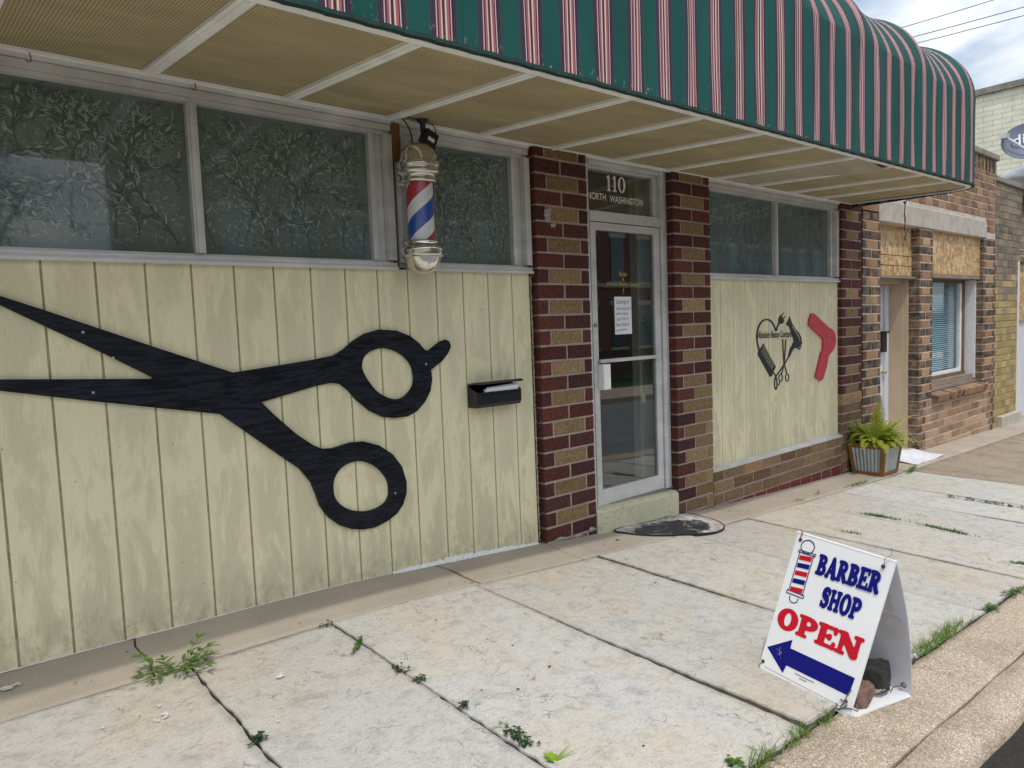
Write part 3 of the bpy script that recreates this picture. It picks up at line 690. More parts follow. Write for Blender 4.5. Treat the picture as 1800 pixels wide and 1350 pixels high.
mb = MB()
mb.grid(60, 6, lambda u, v: (-30+80*u, -9.0-2.4*v, gz(-30+80*u, -2.85)-.0))
mb.grid(60, 1, lambda u, v: (-30+80*u, -9.0+.01*v, gz(-30+80*u, -2.85)-.2*v), smooth=False)
struct(mb.build('far_pavement', M['agg']))
mb = MB(); mb.grid(60, 6, lambda u, v: (-30+80*u, -11.4-5*v, gz(-30+80*u, -2.85)-.02)); struct(mb.build('lawn', M['lawn']))
mb = MB()     # the earth under everything, reaching the horizon
mb.grid(60, 40, lambda u, v: (-30+80*u, -2.95+4*v, gz(-30+80*u, -2.95+4*v)-.058))
struct(mb.build('joint_soil', M['soil']))
mb = MB(); mb.box(-1500, 1500, -1500, 1500, -3.0, -1.6); struct(mb.build('ground', M['soil']))

# ================================================================== BRICK BUILDERS
RED = [(.115, .036, .029), (.100, .032, .027), (.130, .041, .032), (.090, .033, .029), (.080, .032, .030)]
TAN = [(.30, .20, .10), (.265, .175, .088), (.33, .225, .118), (.235, .155, .08)]
TANB = [(.26, .165, .088), (.20, .128, .07), (.30, .195, .108), (.165, .105, .06), (.23, .155, .09), (.35, .215, .105)]
DKB = [(.085, .053, .036), (.072, .049, .038), (.105, .06, .039), (.064, .046, .037), (.13, .07, .04)]
ORG = [(.50, .28, .13), (.46, .25, .12), (.55, .33, .17), (.42, .22, .10)]
BRN = [(.34, .175, .095), (.30, .15, .085), (.40, .215, .12), (.24, .125, .08), (.44, .25, .14), (.19, .11, .08)]
YEL = [(.50, .37, .13), (.44, .33, .13), (.54, .42, .17), (.36, .28, .12), (.47, .36, .16)]
GRY = [(.22, .19, .14), (.27, .23, .165), (.19, .165, .125), (.30, .255, .18), (.16, .13, .105)]
PITCH_B, ZREF = .1062, 2.653; MY = .0058
BR = random.Random(21)
def pick(c): k = BR.uniform(.82, 1.15); q = BR.choice(c); return tuple(x*k for x in q)
def brick(mb, x0, x1, z0, z1, y, c, depth=.09, jit=.0016):
    mb.cbox(x0, x1, y+BR.uniform(-.002, .002), y+depth, z0, z1, .0045, 0, pick(c), jit, BR)
def pier(mb, x0, x1, ztop, zbot, y, dark, tan, parity, depth=.12, low=None, j=.0155, zref=ZREF):
    """two dark stretchers, then a tan stretcher between dark headers, course by course"""
    k0 = int(math.floor((zref-ztop)/PITCH_B))-1; w = x1-x0
    for k in range(k0, 60):
        zt = zref-k*PITCH_B; zb = zt-PITCH_B+j
        if zb > ztop: continue
        if zt < zbot: break
        zt = min(zt, ztop)
        if (k+parity) % 2 == 0:
            xm = x0+w*.5+BR.uniform(-.008, .008); cols = [dark, dark]; xs = [(x0, xm-j/2), (xm+j/2, x1)]
        else:
            xa = x0+w*.205+BR.uniform(-.008, .008); xb = x0+w*.83+BR.uniform(-.008, .008); cols = [dark, tan, dark]; xs = [(x0, xa-j/2), (xa+j/2, xb-j/2), (xb+j/2, x1)]
        if low: cols = low(zt, cols)
        for (a, b), c in zip(xs, cols): brick(mb, a, b, zb, zt, y, c, depth)
def running(mb, x0, x1, ztop, zbot, y, cols, length=.255, depth=.09, j=.0155, zref=ZREF, off=0., holes=()):
    k0 = int(math.floor((zref-ztop)/PITCH_B))-1
    for k in range(k0, 70):
        zt = zref-k*PITCH_B; zb = zt-PITCH_B+j
        if zb > ztop-.02: continue
        if zt < zbot: break
        zt = min(zt, ztop); x = x0-(length/2 if k % 2 else 0)-off
        while x < x1:
            a, b = max(x, x0), min(x+length-j, x1)
            segs = [(a, b)]
            for hx0, hx1, hz0, hz1 in holes:
                if zb < hz1-.01 and zt > hz0+.01:
                    ns = []
                    for p, q in segs:
                        if q <= hx0 or p >= hx1: ns.append((p, q)); continue
                        if p < hx0: ns.append((p, hx0-.002))
                        if q > hx1: ns.append((hx1+.002, q))
                    segs = ns
            for p, q in segs:
                if q-p > .02: brick(mb, p, q, zb, zt, y, cols, depth)
            x += length

# ================================================================== BARBER SHOP BUILDING
shop = thing('barber_shop', 'single-storey shop with cream plywood panels, dark red and tan brick piers and frosted windows', 'building', (2.8448, 0, 0))
PY = -.05
def siding_panel(x0, x1, z1, zb, first, last):
    mb = MB(); gx = .2032; k = first; r = random.Random(5)
    xs = [x0]+[k_ for k_ in np.arange(first, last+.01, gx)]+[x1]
    for i in range(len(xs)-1):
        a = xs[i]+(.0048 if i else 0); b = xs[i+1]-(.0048 if i < len(xs)-2 else 0)
        z0 = zb(a) if callable(zb) else zb; z0b = zb(b) if callable(zb) else zb
        ch = .0022
        mb.add([(a, .009, z0), (a, ch, z0), (a+ch, 0, z0), (b-ch, 0, z0b), (b, ch, z0b), (b, .009, z0b), (a, .009, z1), (a, ch, z1), (a+ch, 0, z1), (b-ch, 0, z1), (b, ch, z1), (b, .009, z1)],
               [(i_, i_+1, i_+7, i_+6) for i_ in range(5)]+[(0, 1, 2, 3, 4, 5), (11, 10, 9, 8, 7, 6)])
    mb.box(x0, x1, .009, .03, (zb((x0+x1)/2) if callable(zb) else zb)-.3, z1, 1)
    return mb
GROOVE = plain('dark_groove_paint', (.40, .36, .24), .8, .3, 30)  # groove bottoms in a darker tone than the boards
siding_panel(-4., 2.797, 1.905, lambda x: gz(x, 0)+.004, -.2032*19, 2.6416).build('siding_panel', [M['siding'], GROOVE], shop)
o = siding_panel(4.885, 7.36, 1.905, .192, 5.088, 7.30)
for i, v in enumerate(o.v): o.v[i] = v
# right panel: its groove material pattern needs the groove phase of its own
o.build('siding_panel', [M['siding'], GROOVE], shop)
# white caulk along the foot of the left panel, thicker near the pier
mb = MB(); r = random.Random(3)
def caulk(a, b, h0, h1, d):
    n = int((b-a)/.012); P = []
    for i in range(n+1):
        x = a+(b-a)*i/n; t = i/n; h = (h0+(h1-h0)*math.sin(math.pi*min(1, t*1.05)))*r.uniform(.6, 1.25); z = gz(x, 0)+.003
        P += [(x, -d*r.uniform(.7, 1.3), z), (x, -d*.35, z+h*.7), (x, -.0006, z+h)]
    mb.add(P, [(i*3+q, i*3+q+1, i*3+q+4, i*3+q+3) for i in range(n) for q in range(2)])
caulk(-.6, 1.62, .0025, .004, .003); caulk(1.62, 2.79, .012, .03, .018)
mb.build('caulk', M['caulk'], shop)
mb = MB(); n = 260; P = []
for i in range(n):
    z = 0.03+1.84*i/n; P.append(((2.803, -.004-r.uniform(0, .008), z)))
mb.tube(P, [r.uniform(.003, .008) for _ in P], 5); mb.build('mortar_smear', M['mortar_grey'], shop)

# piers
def low1(zt, cols): return cols
mb = MB(); pier(mb, 2.835, 3.345, 2.735, -.05, PY, RED, TAN, 0); mb.box(2.843, 3.338, PY+MY, .2, -.25, 2.735, 1)
mb.build('brick_pier', [M['brick'], M['mortar']], shop, col=True)
def low2(zt, cols):
    if zt < .06: return [TANB]*len(cols)
    if zt < .98: return ([cols[0]]+[TAN]*(len(cols)-1))
    return cols
mb = MB(); pier(mb, 4.358, 4.868, 2.735, -.2, PY, RED, TAN, 0, low=low2); mb.box(4.366, 4.861, PY+MY, .2, -.3, 2.735, 1)
mb.build('brick_pier', [M['brick'], M['mortar']], shop, col=True)
def low3(zt, cols): return [TANB]*len(cols) if zt < .68 else cols
mb = MB(); pier(mb, 7.352, 7.842, 2.735, -.32, PY, RED, TAN, 1, low=low3); mb.box(7.36, 7.835, PY+MY, .2, -.4, 2.735, 1)
mb.build('brick_pier', [M['brick'], M['mortar']], shop, col=True)
# pale mortar smears on the first pier
def splat(cx, cz, rx, rz, seed, y=PY-.0035):
    r = random.Random(seed); mb = MB(); n = 26; P = [(cx, y-.002, cz)]
    for i in range(n):
        t = 2*math.pi*i/n; k = r.uniform(.55, 1.15); P.append((cx+rx*k*math.cos(t), y+.0015, cz+rz*k*math.sin(t)))
    mb.add(P, [(0, 1+i, 1+(i+1) % n) for i in range(n)]); return mb
for i, (px, py, rx, rz) in enumerate(((962, 378, .035, .05), (972, 396, .03, .018), (966, 368, .018, .02), (1040, 930, .03, .02), (985, 947, .08, .012), (1015, 942, .05, .014))):
    q = at(px, py, 1, PY); splat(q.x, q.z, rx, rz, i).build('mortar_smear', M['smear'], shop)
# base wall under the right panel: brown stretchers over a row of red headers
mb = MB(); running(mb, 4.878, 7.343, .182, -.105, PY, TANB, .325, zref=ZREF-.026)
zt = ZREF-.026-26*PITCH_B; x = 4.878
while x < 7.34:
    brick(mb, x, min(x+.204, 7.34), zt-.1, zt, PY, [(.20, .045, .04), (.17, .05, .042), (.23, .05, .045)]); x += .222
mb.box(4.878, 7.343, PY+MY, .2, -.4, .181, 1)
mb.build('brick_base', [M['brick'], M['mortar']], shop, col=True)
# metal flashing under the right panel
mb = MB(); mb.box(4.87, 7.352, -.056, .0, .180, .190); mb.add([(4.87, -.0565, .19), (7.352, -.0565, .19), (7.352, -.002, .215), (4.87, -.002, .215)], [(0, 1, 2, 3)])
mb.build('flashing', M['alu'], shop)

# frosted floral film
def leafpoly(mb, p, a, L, w, y, mi, bend=0.):
    n = 5; A = []; B = []
    for i in range(n+1):
        t = i/n; an = a+bend*t; c = p+Vector((math.cos(a+bend*t*.5), 0, math.sin(a+bend*t*.5)))*L*t; h = w*math.sin(math.pi*t**.8)*.5+.0001
        nn = Vector((-math.sin(an), 0, math.cos(an))); A.append(c+nn*h); B.append(c-nn*h)
    mb.add([(q.x, y, q.z) for q in A+B], [(i, i+1, n+1+i+1, n+1+i) for i in range(n)], mi)
def vine(mb, pts, w, y, mi):
    L = []
    for i, q in enumerate(pts):
        d = (pts[min(i+1, len(pts)-1)]-pts[max(0, i-1)]).normalized(); nn = Vector((-d.z, 0, d.x))*w; L += [(q.x+nn.x, y, q.z+nn.z), (q.x-nn.x, y, q.z-nn.z)]
    mb.add(L, [(2*i, 2*i+1, 2*i+3, 2*i+2) for i in range(len(pts)-1)], mi)
def floral(x0, x1, z0, z1, y, seed, dens=1.):
    """leafy vines with tulip-like flowers; every shape kept inside the pane; each shape on a level of its own"""
    r = random.Random(seed); mb = MB(); lay = [0]
    def Y(): lay[0] += 1; return y-.00012-.0000016*lay[0]
    ins = lambda q, m_=.012: x0+m_ < q.x < x1-m_ and z0+m_ < q.z < z1-m_
    area = (x1-x0)*(z1-z0)
    for _ in range(int(area*1300*dens)):
        q = Vector((r.uniform(x0, x1), 0, r.uniform(z0, z1)))
        if ins(q, .03): leafpoly(mb, q, r.uniform(0, 6.3), r.uniform(.008, .022), r.uniform(.003, .0065), Y(), r.choice((0, 1, 1, 2)), r.uniform(-.8, .8))
    nv = max(2, int((x1-x0)/.13))
    def stem(q, a, n, w, lvl):
        pts = [q]; cv = r.uniform(-.05, .05); tgt = 0
        for i in range(n):
            if i % 7 == 0: tgt = r.uniform(-.13, .13)
            cv += (tgt-cv)*.3; a += cv; q = q+Vector((math.cos(a), 0, math.sin(a)))*.017
            if not ins(q, .02): break
            pts.append(q)
            if i % 2 == 1 and i > 1:
                s = 1 if (i//2) % 2 else -1; tip = q+Vector((math.cos(a+s*.8), 0, math.sin(a+s*.8)))*.07
                if ins(tip, .006): leafpoly(mb, q, a+s*r.uniform(.5, 1.), r.uniform(.032, .062), r.uniform(.008, .0135), Y(), r.choice((0, 0, 1, 2, 2)), -s*r.uniform(.1, .7))
            if lvl < 2 and i % 9 == 6 and r.random() < .8: stem(q, a+r.choice((-1, 1))*r.uniform(.5, .9), r.randint(7, 13), w*.7, lvl+1)
        if len(pts) > 2: vine(mb, pts, w, Y(), 2)
        tipq = pts[-1]
        if ins(tipq, .06) and (lvl or r.random() < .7):
            for s, L_ in ((0, .052), (-.42, .056), (.42, .056), (-.95, .05), (.95, .05)): petal(tipq, a+s, L_*r.uniform(.85, 1.1), .0085, -s*.9)
            for s in (-1.5, 1.5): leafpoly(mb, tipq, a+s, .034, .008, Y(), 1, -s*.7)
    def petal(p, a, L, w, bend):
        """an outlined petal: dark heart, pale rim"""
        leafpoly(mb, p, a, L, w*1.9, Y(), 2, bend)
        for sd in (-1, 1):
            P = []
            for i in range(8):
                t = i/7; an = a+bend*t; c = p+Vector((math.cos(a+bend*t*.5), 0, math.sin(a+bend*t*.5)))*L*t; P.append(c+Vector((-math.sin(an), 0, math.cos(an)))*sd*w*math.sin(math.pi*t**.8))
            vine(mb, P, .0011, Y(), 0)
    gx_, gz_ = max(2, int((x1-x0)/.034)), max(2, int((z1-z0)/.034))      # small leaves and curls spread evenly between the vines
    for i in range(gx_):
        for j in range(gz_):
            q = Vector((x0+(x1-x0)*(i+r.uniform(.1, .9))/gx_, 0, z0+(z1-z0)*(j+r.uniform(.1, .9))/gz_))
            if not ins(q, .045) or r.random() > dens: continue
            a = r.uniform(0, 6.3); k = r.random()
            if k < .62: leafpoly(mb, q, a, r.uniform(.018, .036), r.uniform(.005, .0095), Y(), r.choice((0, 1, 1, 2)), r.uniform(-1., 1.))
            else:
                P = [q]; da = r.uniform(-.5, .5)
                for _ in range(7): a += da; P.append(P[-1]+Vector((math.cos(a), 0, math.sin(a)))*.0052)
                vine(mb, P, .0012, Y(), r.choice((1, 2)))
    for i in range(nv):
        for zz_ in (z0+.03, z0+(z1-z0)*.52):
            stem(Vector((x0+(x1-x0)*(i+r.uniform(.2, .8))/nv, 0, zz_+r.uniform(0, .06))), 1.57+r.uniform(-.5, .5), int((z1-z0)/.019), .0026, 0)
    return mb
def pane(parent, x0, x1, z0, z1, y, seed, film, mats, dens=1.):
    mb = MB(); mb.box(x0, x1, y, y+.008, z0, z1); p = mb.build('pane', film, parent)
    floral(x0, x1, z0, z1, y, seed, dens).build('floral_film', mats, p, fix=True)
FM = [M['leaf_light'], M['leaf_mid'], M['leaf_dark']]
ZB, ZT = 1.925, 2.70
def winframe(x0, x1, mull, lend=True, rend=True, extra=True):
    mb = MB()
    mb.box(x0, x1, -.012, .09, 2.672, 2.706); mb.box(x0, x1, -.026, .09, 2.709, 2.745); mb.box(x0, x1, .004, .09, 2.650, 2.670)      # stepped head
    mb.box(x0, x1, -.020, .10, 1.897, 1.921); mb.box(x0, x1, -.036, .0, 1.880, 1.8955); mb.box(x0, x1, .016, .1, 1.9225, 1.936)          # stepped sill
    for x in mull: mb.box(x-.024, x+.024, .006, .085, 1.937, 2.649); mb.box(x-.012, x+.012, -.002, .0055, 1.937, 2.649)
    if lend: mb.box(x0, x0+.04, -.012, .09, 1.937, 2.649); mb.box(x0+.042, x0+.075, .02, .09, 1.937, 2.649)
    if rend: mb.box(x1-.045, x1, -.022, .09, 1.937, 2.649); mb.box(x1-.10, x1-.047, .026, .09, 1.937, 2.649); mb.box(x1-.135, x1-.102, .008, .09, 1.937, 2.649)
    return mb
w = winframe(-4., 1.752, (-2.2, -.80, .665), lend=False).build('window', M['alu'], shop)
for i, (a, b) in enumerate(((-3.9, -2.224), (-2.176, -.824), (-.776, .641), (.689, 1.617))): pane(w, a, b, 1.9365, 2.6495, .045, 10+i, M['film'], FM, .9)
w = winframe(1.824, 2.815, ()).build('window', M['alu'], shop); pane(w, 1.900, 2.68, 1.9365, 2.6495, .045, 21, M['film'], FM, .9)
w = winframe(4.878, 7.345, (6.08,), rend=True).build('window', M['alu'], shop)
FM2 = [M['leaf2'], M['leaf2'], M['film2']]
pane(w, 4.954, 6.056, 1.9365, 2.6495, .045, 31, M['film2'], FM2, .55); pane(w, 6.104, 7.21, 1.9365, 2.6495, .045, 32, M['film2'], FM2, .5)
mb = MB(); mb.box(1.755, 1.821, .0, .09, 1.885, 2.735); mb.build('wood_post', M['wood_orange'], shop)
mb = MB(); mb.box(2.817, 2.833, -.004, .05, 1.86, 2.735); mb.build('wood_post', M['wood_orange'], shop)
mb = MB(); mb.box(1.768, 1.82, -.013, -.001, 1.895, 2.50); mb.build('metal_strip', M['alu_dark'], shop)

# door, transom, step, little room behind the glass
DY = .03
mb = MB(); mb.box(4.255, 4.30, DY-.03, DY+.08, .135, 2.738); mb.box(4.302, 4.353, DY-.012, DY+.08, .135, 2.738); mb.box(3.350, 3.43, DY-.012, DY+.08, .135, 2.738)
mb.box(3.43, 4.255, DY-.018, DY+.08, 2.285, 2.36); mb.box(3.43, 4.255, DY-.02, DY+.08, 2.695, 2.738); mb.box(3.43, 4.255, DY+.005, DY+.08, 2.672, 2.693)
mb.box(4.195, 4.253, DY+.0, DY+.07, 2.362, 2.670)
fr = mb.build('door_frame', M['alu'], shop)
mb = MB(); mb.box(3.43, 4.195, DY+.03, DY+.036, 2.362, 2.671); tg = mb.build('transom_glass', M['glass'], fr)
mb = MB()
word(mb, '110', Vector((3.672, DY+.0275, 2.530)), VX, VZ, .225, .118, 0, Vector((0, 0, 0)), 0., .08)
text_mesh(mb, 'NORTH', Vector((3.462, DY+.0275, 2.452)), VX, VZ, .205, .052, 0, bold=.015); text_mesh(mb, 'WASHINGTON', Vector((3.71, DY+.0275, 2.446)), VX, VZ, .395, .052, 0, bold=.015)
mb.build('address_lettering', M['grey_letter'], tg)
mb = MB(); z0, z1 = .145, 2.278
mb.box(3.436, 3.492, DY-.014, DY+.03, z0, z1); mb.box(4.178, 4.249, DY-.014, DY+.03, z0, z1); mb.box(3.492, 4.178, DY-.014, DY+.03, 2.222, z1); mb.box(3.492, 4.178, DY-.014, DY+.03, z0, .262)
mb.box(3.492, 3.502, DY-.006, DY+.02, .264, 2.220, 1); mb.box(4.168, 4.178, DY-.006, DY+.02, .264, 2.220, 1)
door = mb.build('door', [M['alu'], M['alu_dark']], shop)
mb = MB(); mb.box(3.502, 4.168, DY+.004, DY+.010, .264, 2.220); gl = mb.build('glass', M['glass'], door)
mb = MB()
text_mesh(mb, 'Barber', Vector((3.765, DY+.0015, 1.885)), VX, VZ, .10, .036, 0, shear=.25); text_mesh(mb, '&', Vector((3.80, DY+.0015, 1.852)), VX, VZ, .022, .022, 0)
mb.build('gold_lettering', M['gold'], gl); mb = MB()
text_mesh(mb, 'Absolute Beauty Concepts', Vector((3.615, DY+.0015, 1.805)), VX, VZ, .40, .036, 0, shear=.25)
mb.build('gold_lettering', M['gold'], gl); mb = MB(); text_mesh(mb, '?', Vector((3.80, DY+.0015, 1.745)), VX, VZ, .02, .045, 0, shear=.2)
mb.build('gold_lettering', M['gold'], gl)
mb = MB(); mb.box(3.478, 4.178, DY-.052, DY-.030, 1.232, 1.258); mb.build('push_bar', M['alu'], door)
mb = MB(); mb.cbox(3.478, 3.556, DY-.075, DY-.016, 1.03, 1.222, .006); mb.build('push_plate', M['white_trim'], door)
mb = MB(); mb.lathe((3.462, DY-.014, 1.515), [(0, .009), (.013, .008), (.016, .0)], 16, mat=Matrix.Rotation(math.pi/2, 3, 'X')); mb.build('lock', M['steel'], door)
for z, r_ in ((1.535, .028), (1.20, .026)):
    mb = MB(); mb.lathe((4.21, .168, z), [(0, .03), (r_*.5, .028), (r_*.55, .012), (r_, .008), (r_*1.05, 0)], 20, mat=Matrix.Rotation(math.pi/2, 3, 'X')); mb.build('deadbolt', M['steel'], door)
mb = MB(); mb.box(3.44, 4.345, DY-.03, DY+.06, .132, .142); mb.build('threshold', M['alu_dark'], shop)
def mk_step():
    mb = MB(); x0, x1 = 3.348, 4.335; n = 26
    top = []
    prof = [(-.062, None), (-.064, .10), (-.055, .116), (-.03, .126), (.05, .131)]
    for i in range(n+1):
        x = x0+(x1-x0)*i/n; w_ = .003*math.sin(23*x)+.003*math.sin(51*x); zs = .030*(1-i/n)-.004
        for y, z in prof: top.append((x, y+w_*(1 if y < 0 else 0), gz(x, y)-.03 if z is None else z+zs*(1 if z > .05 else 0)-.006))
    k = len(prof); mb.add(top, [(i*k+q, i*k+q+1, (i+1)*k+q+1, (i+1)*k+q) for i in range(n) for q in range(k-1)])
    mb.add(top[:k]+[(x0, .05, -.3)], [tuple(range(k+1))]); mb.add(top[-k:]+[(x1, .05, -.3)], [tuple(range(k+1))]); return mb
mk_step().build('door_step', M['step'], shop)
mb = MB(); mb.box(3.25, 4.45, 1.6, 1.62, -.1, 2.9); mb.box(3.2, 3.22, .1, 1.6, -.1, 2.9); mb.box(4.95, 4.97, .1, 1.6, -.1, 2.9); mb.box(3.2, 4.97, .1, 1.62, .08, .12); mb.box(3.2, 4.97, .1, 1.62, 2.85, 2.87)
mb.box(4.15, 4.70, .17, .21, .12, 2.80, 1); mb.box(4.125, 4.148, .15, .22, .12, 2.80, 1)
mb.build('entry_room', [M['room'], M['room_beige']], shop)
# wall and roof behind the awning
mb = MB(); mb.box(-4.2, 7.842, -.02, .25, 2.745, 4.35); mb.box(7.6, 7.835, .25, 9., -.5, 4.35); mb.box(-4.2, -4.0, -.0, 9., -.5, 4.35); mb.box(-4.2, 7.842, 9., 9.2, -.5, 4.35)
mb.build('upper_wall', M['brick_plain'] if 'brick_plain' in M else M['opp_brick'], shop)
mb = MB(); mb.box(-4.1, 7.7, .25, 9.1, 3.7, 3.9); mb.build('roof', M['roof'], shop)
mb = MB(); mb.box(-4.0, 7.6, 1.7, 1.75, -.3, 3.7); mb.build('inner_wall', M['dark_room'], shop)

# ================================================================== AWNING
aw = thing('awning', 'long green awning with red and white stripes, scalloped top and tan perforated soffit', 'awning', (3., -.65, 2.7))
def zo(x): return 2.632+.0113*(x-1.0)
def zsof(x, y): return 2.742+(zo(x)-2.742)*min(1, -y/1.30)
R_C, XE = .30, 7.62
path = []          # plan outline, station by station: (x, y, arc length)
x = -3.6
while x < XE-R_C-1e-6: path.append((x, -1.30)); x += .0387
for i in range(13):
    t = math.pi/2*i/12; path.append((XE-R_C+R_C*math.sin(t), -1.30+R_C-R_C*math.cos(t)))
for i in range(1, 27): path.append((XE, -1.0+.98*i/26))
arc = [path[0][0]]
for a, b in zip(path, path[1:]): arc.append(arc[-1]+math.hypot(b[0]-a[0], b[1]-a[1]))
RIBS = [7.2-1.1*i for i in range(11)]
def prof_top(v, sg):
    f = v**2.1; hr = .68*(1-(1-f)**3.2)**.48 if f > 0 else 0; hs = .585*(1-(1-f)**5)**.85 if f > 0 else 0
    return f, hr*(1-sg)+hs*sg
NV, NT = 10, 22
V_ = []; UVv = []
for (x, y), s in zip(path, arc):
    fr_ = (7.2-x)/1.1; fr_ -= math.floor(fr_); sg = math.sin(math.pi*fr_)**.7 if x < 7.2 else 0.
    rp = .006*math.sin(x*13.)+.004*math.sin(x*31.); T = Vector((min(x, 7.12), -.02))
    zb, zf = zo(min(x, 7.3)), 3.487; col_ = []; uc = []
    for j in range(NV):
        t = j/NV; q = Vector((x, y)); b_ = rp*math.sin(math.pi*t)
        col_.append((x, y+b_, zb+(zf-zb)*t)); uc.append((s, zb+(zf-zb)*t-zb))
    for j in range(NT+1):
        f, h = prof_top(j/NT, sg); q = Vector((x, y)).lerp(T, f); col_.append((q.x, q.y, zf+h)); uc.append((s, .8+h+f))
    V_.append(col_); UVv.append(uc)
mb = MB(); H = NV+NT+1; fl = [q for c in V_ for q in c]; fs = []
for i in range(len(path)-1):
    for j in range(H-1):
        mb.uv.append((len(fs), [UVv[i][j], UVv[i+1][j], UVv[i+1][j+1], UVv[i][j+1]])); fs.append((i*H+j, (i+1)*H+j, (i+1)*H+j+1, i*H+j+1))
mb.add(fl, fs, 0, smooth=True)
ca = mb.build('canopy_fabric', M['stripes'], aw)
me = ca.data       # crisp fold between hanging valance and top
for e in me.edges:
    a, b = e.vertices
    if abs(me.vertices[a].co.z-me.vertices[b].co.z) < 1e-4 and a % H == NV and b % H == NV: e.use_edge_sharp = True
mb = MB(); P = []          # hem folded under the valance
for (x, y), s in zip(path, arc):
    T = Vector((min(x, 7.12), -.02)); d = (T-Vector((x, y))).normalized(); zb = zo(min(x, 7.3))
    for k_, dz_ in ((-.003, .012), (-.004, -.004), (.012, -.007), (.03, -.003)):
        P.append((x+d.x*k_, y+d.y*k_, zb+dz_+.002*math.sin(s*40)))
mb.add(P, [(i*4+q, (i+1)*4+q, (i+1)*4+q+1, i*4+q+1) for i in range(len(path)-1) for q in range(3)]); mb.build('hem', M['hem'], aw)
SE = [-3.58, -2.95, -2.32, -1.69, -1.06, -.43, .20-.01, .475, 1.130, 1.741, 2.390, 3.016, 3.66, 4.31, 4.96, 5.585, 6.235, 6.85, 7.30]
SE = [-3.3, -2.67, -2.04, -1.41, -.78, -.155, .475, 1.130, 1.741, 2.390, 3.016, 3.66, 4.31, 4.96, 5.585, 6.235, 6.85, 7.56]
def yout(x): return -1.235 if x <= XE-R_C else -1.0-math.sqrt(max(0, R_C**2-(x-XE+R_C)**2))+.055
for i in range(len(SE)-1):
    a, b = SE[i]+.027, SE[i+1]-.027; mb = MB(); grey = (i == 13)
    sagp = .012*random.Random(i).random()+.002
    def sp(u, v, a=a, b=b, grey=grey, sagp=sagp):
        x = a+(b-a)*u; y = -.055+(yout(x)+.055)*v; z = zsof(x, y)+.004-sagp*math.sin(math.pi*u)*math.sin(math.pi*v)
        if grey: z -= .05*max(0, v-.35)**1.3*u*u*2.2-0.0
        return (x, y, z)
    mb.grid(10, 10, sp); mb.build('soffit_panel', M['soffit_grey'] if grey else M['soffit'], aw)
def strip_path(mb, pts, w, th):
    """flat bar along a path in the soffit plane"""
    for p, q in zip(pts, pts[1:]):
        p, q = Vector(p), Vector(q); d = (q-p).normalized(); n_ = Vector((-d.y, d.x, 0))*w/2; up = Vector((0, 0, th))
        mb.add([p+n_, p-n_, q-n_, q+n_, p+n_+up, p-n_+up, q-n_+up, q+n_+up], [(0, 3, 2, 1), (4, 5, 6, 7), (0, 4, 7, 3), (1, 2, 6, 5), (0, 1, 5, 4), (3, 7, 6, 2)])
for x in SE[:-1]:
    mb = MB(); L = [(x, -.053-1.18*t/6, zsof(x, -.053-1.18*t/6)-.012) for t in range(7)]; strip_path(mb, L, .058, .016)
    L = [(x, q[1], q[2]-.006) for q in L]; strip_path(mb, L, .022, .0065); mb.build('batten', M['white_trim'], aw)
mb = MB(); inn = [(x_, -.03, zsof(x_, -.03)-.012) for x_ in np.arange(-3.6, 7.60, .35)]+[(7.58, -.03, zsof(7.58, -.03)-.012)]; strip_path(mb, inn, .05, .012); mb.build('inner_trim', M['white_trim'], aw)
mb = MB(); L = []
for (x, y) in path[::3]:
    T = Vector((min(x, 7.12), -.02)); d = (T-Vector((x, y))).normalized() if x > XE-R_C else Vector((0, 1)); L.append((x+d.x*.045, y+d.y*.045, zsof(min(x, 7.5), y+d.y*.045)-.009))
strip_path(mb, L, .042, .012); mb.build('outer_trim', M['white_trim'], aw)
# two bent wire hooks by the wall
for px, py, sc in ((342, 150, 1.), (52, 100, 1.2)):
    q = at(px, py, 1, -.045); mb = MB()
    P = [(q.x-.008, q.y, q.z+.045), (q.x+.002, q.y, q.z+.01), (q.x+.004, q.y, q.z-.012), (q.x-.006, q.y, q.z-.022), (q.x-.016, q.y, q.z-.012)]
    mb.tube(smooth_open(P), .0022, 6); mb.build('hook', M['rust'], aw)
tg_ = bpy.data.objects
# frayed cord hanging from the awning's end
q = at(1590, 352, 1, -.55); mb = MB(); rr = random.Random(4)
P = [Vector((q.x, q.y, 2.70))]
for i in range(1, 13): P.append(Vector((q.x+rr.uniform(-.006, .006)+.002*i, q.y+rr.uniform(-.006, .006), 2.70-.034*i)))
mb.tube(P, .0045, 6); mb.tube([P[3], P[4]+Vector((-.02, 0, -.02)), P[6]+Vector((-.015, 0, 0)), P[7]+Vector((-.03, 0, .01))], .003, 5); mb.tube([P[1]+Vector((-.04, 0, .02)), P[1]+Vector((.01, 0, .0)), P[0]+Vector((.05, 0, .01))], .006, 5)
tag(mb.build('hanging_cord', M['wire'], loc=P[0]), 'frayed black cord dangling from the far end of the striped awning', 'cord')

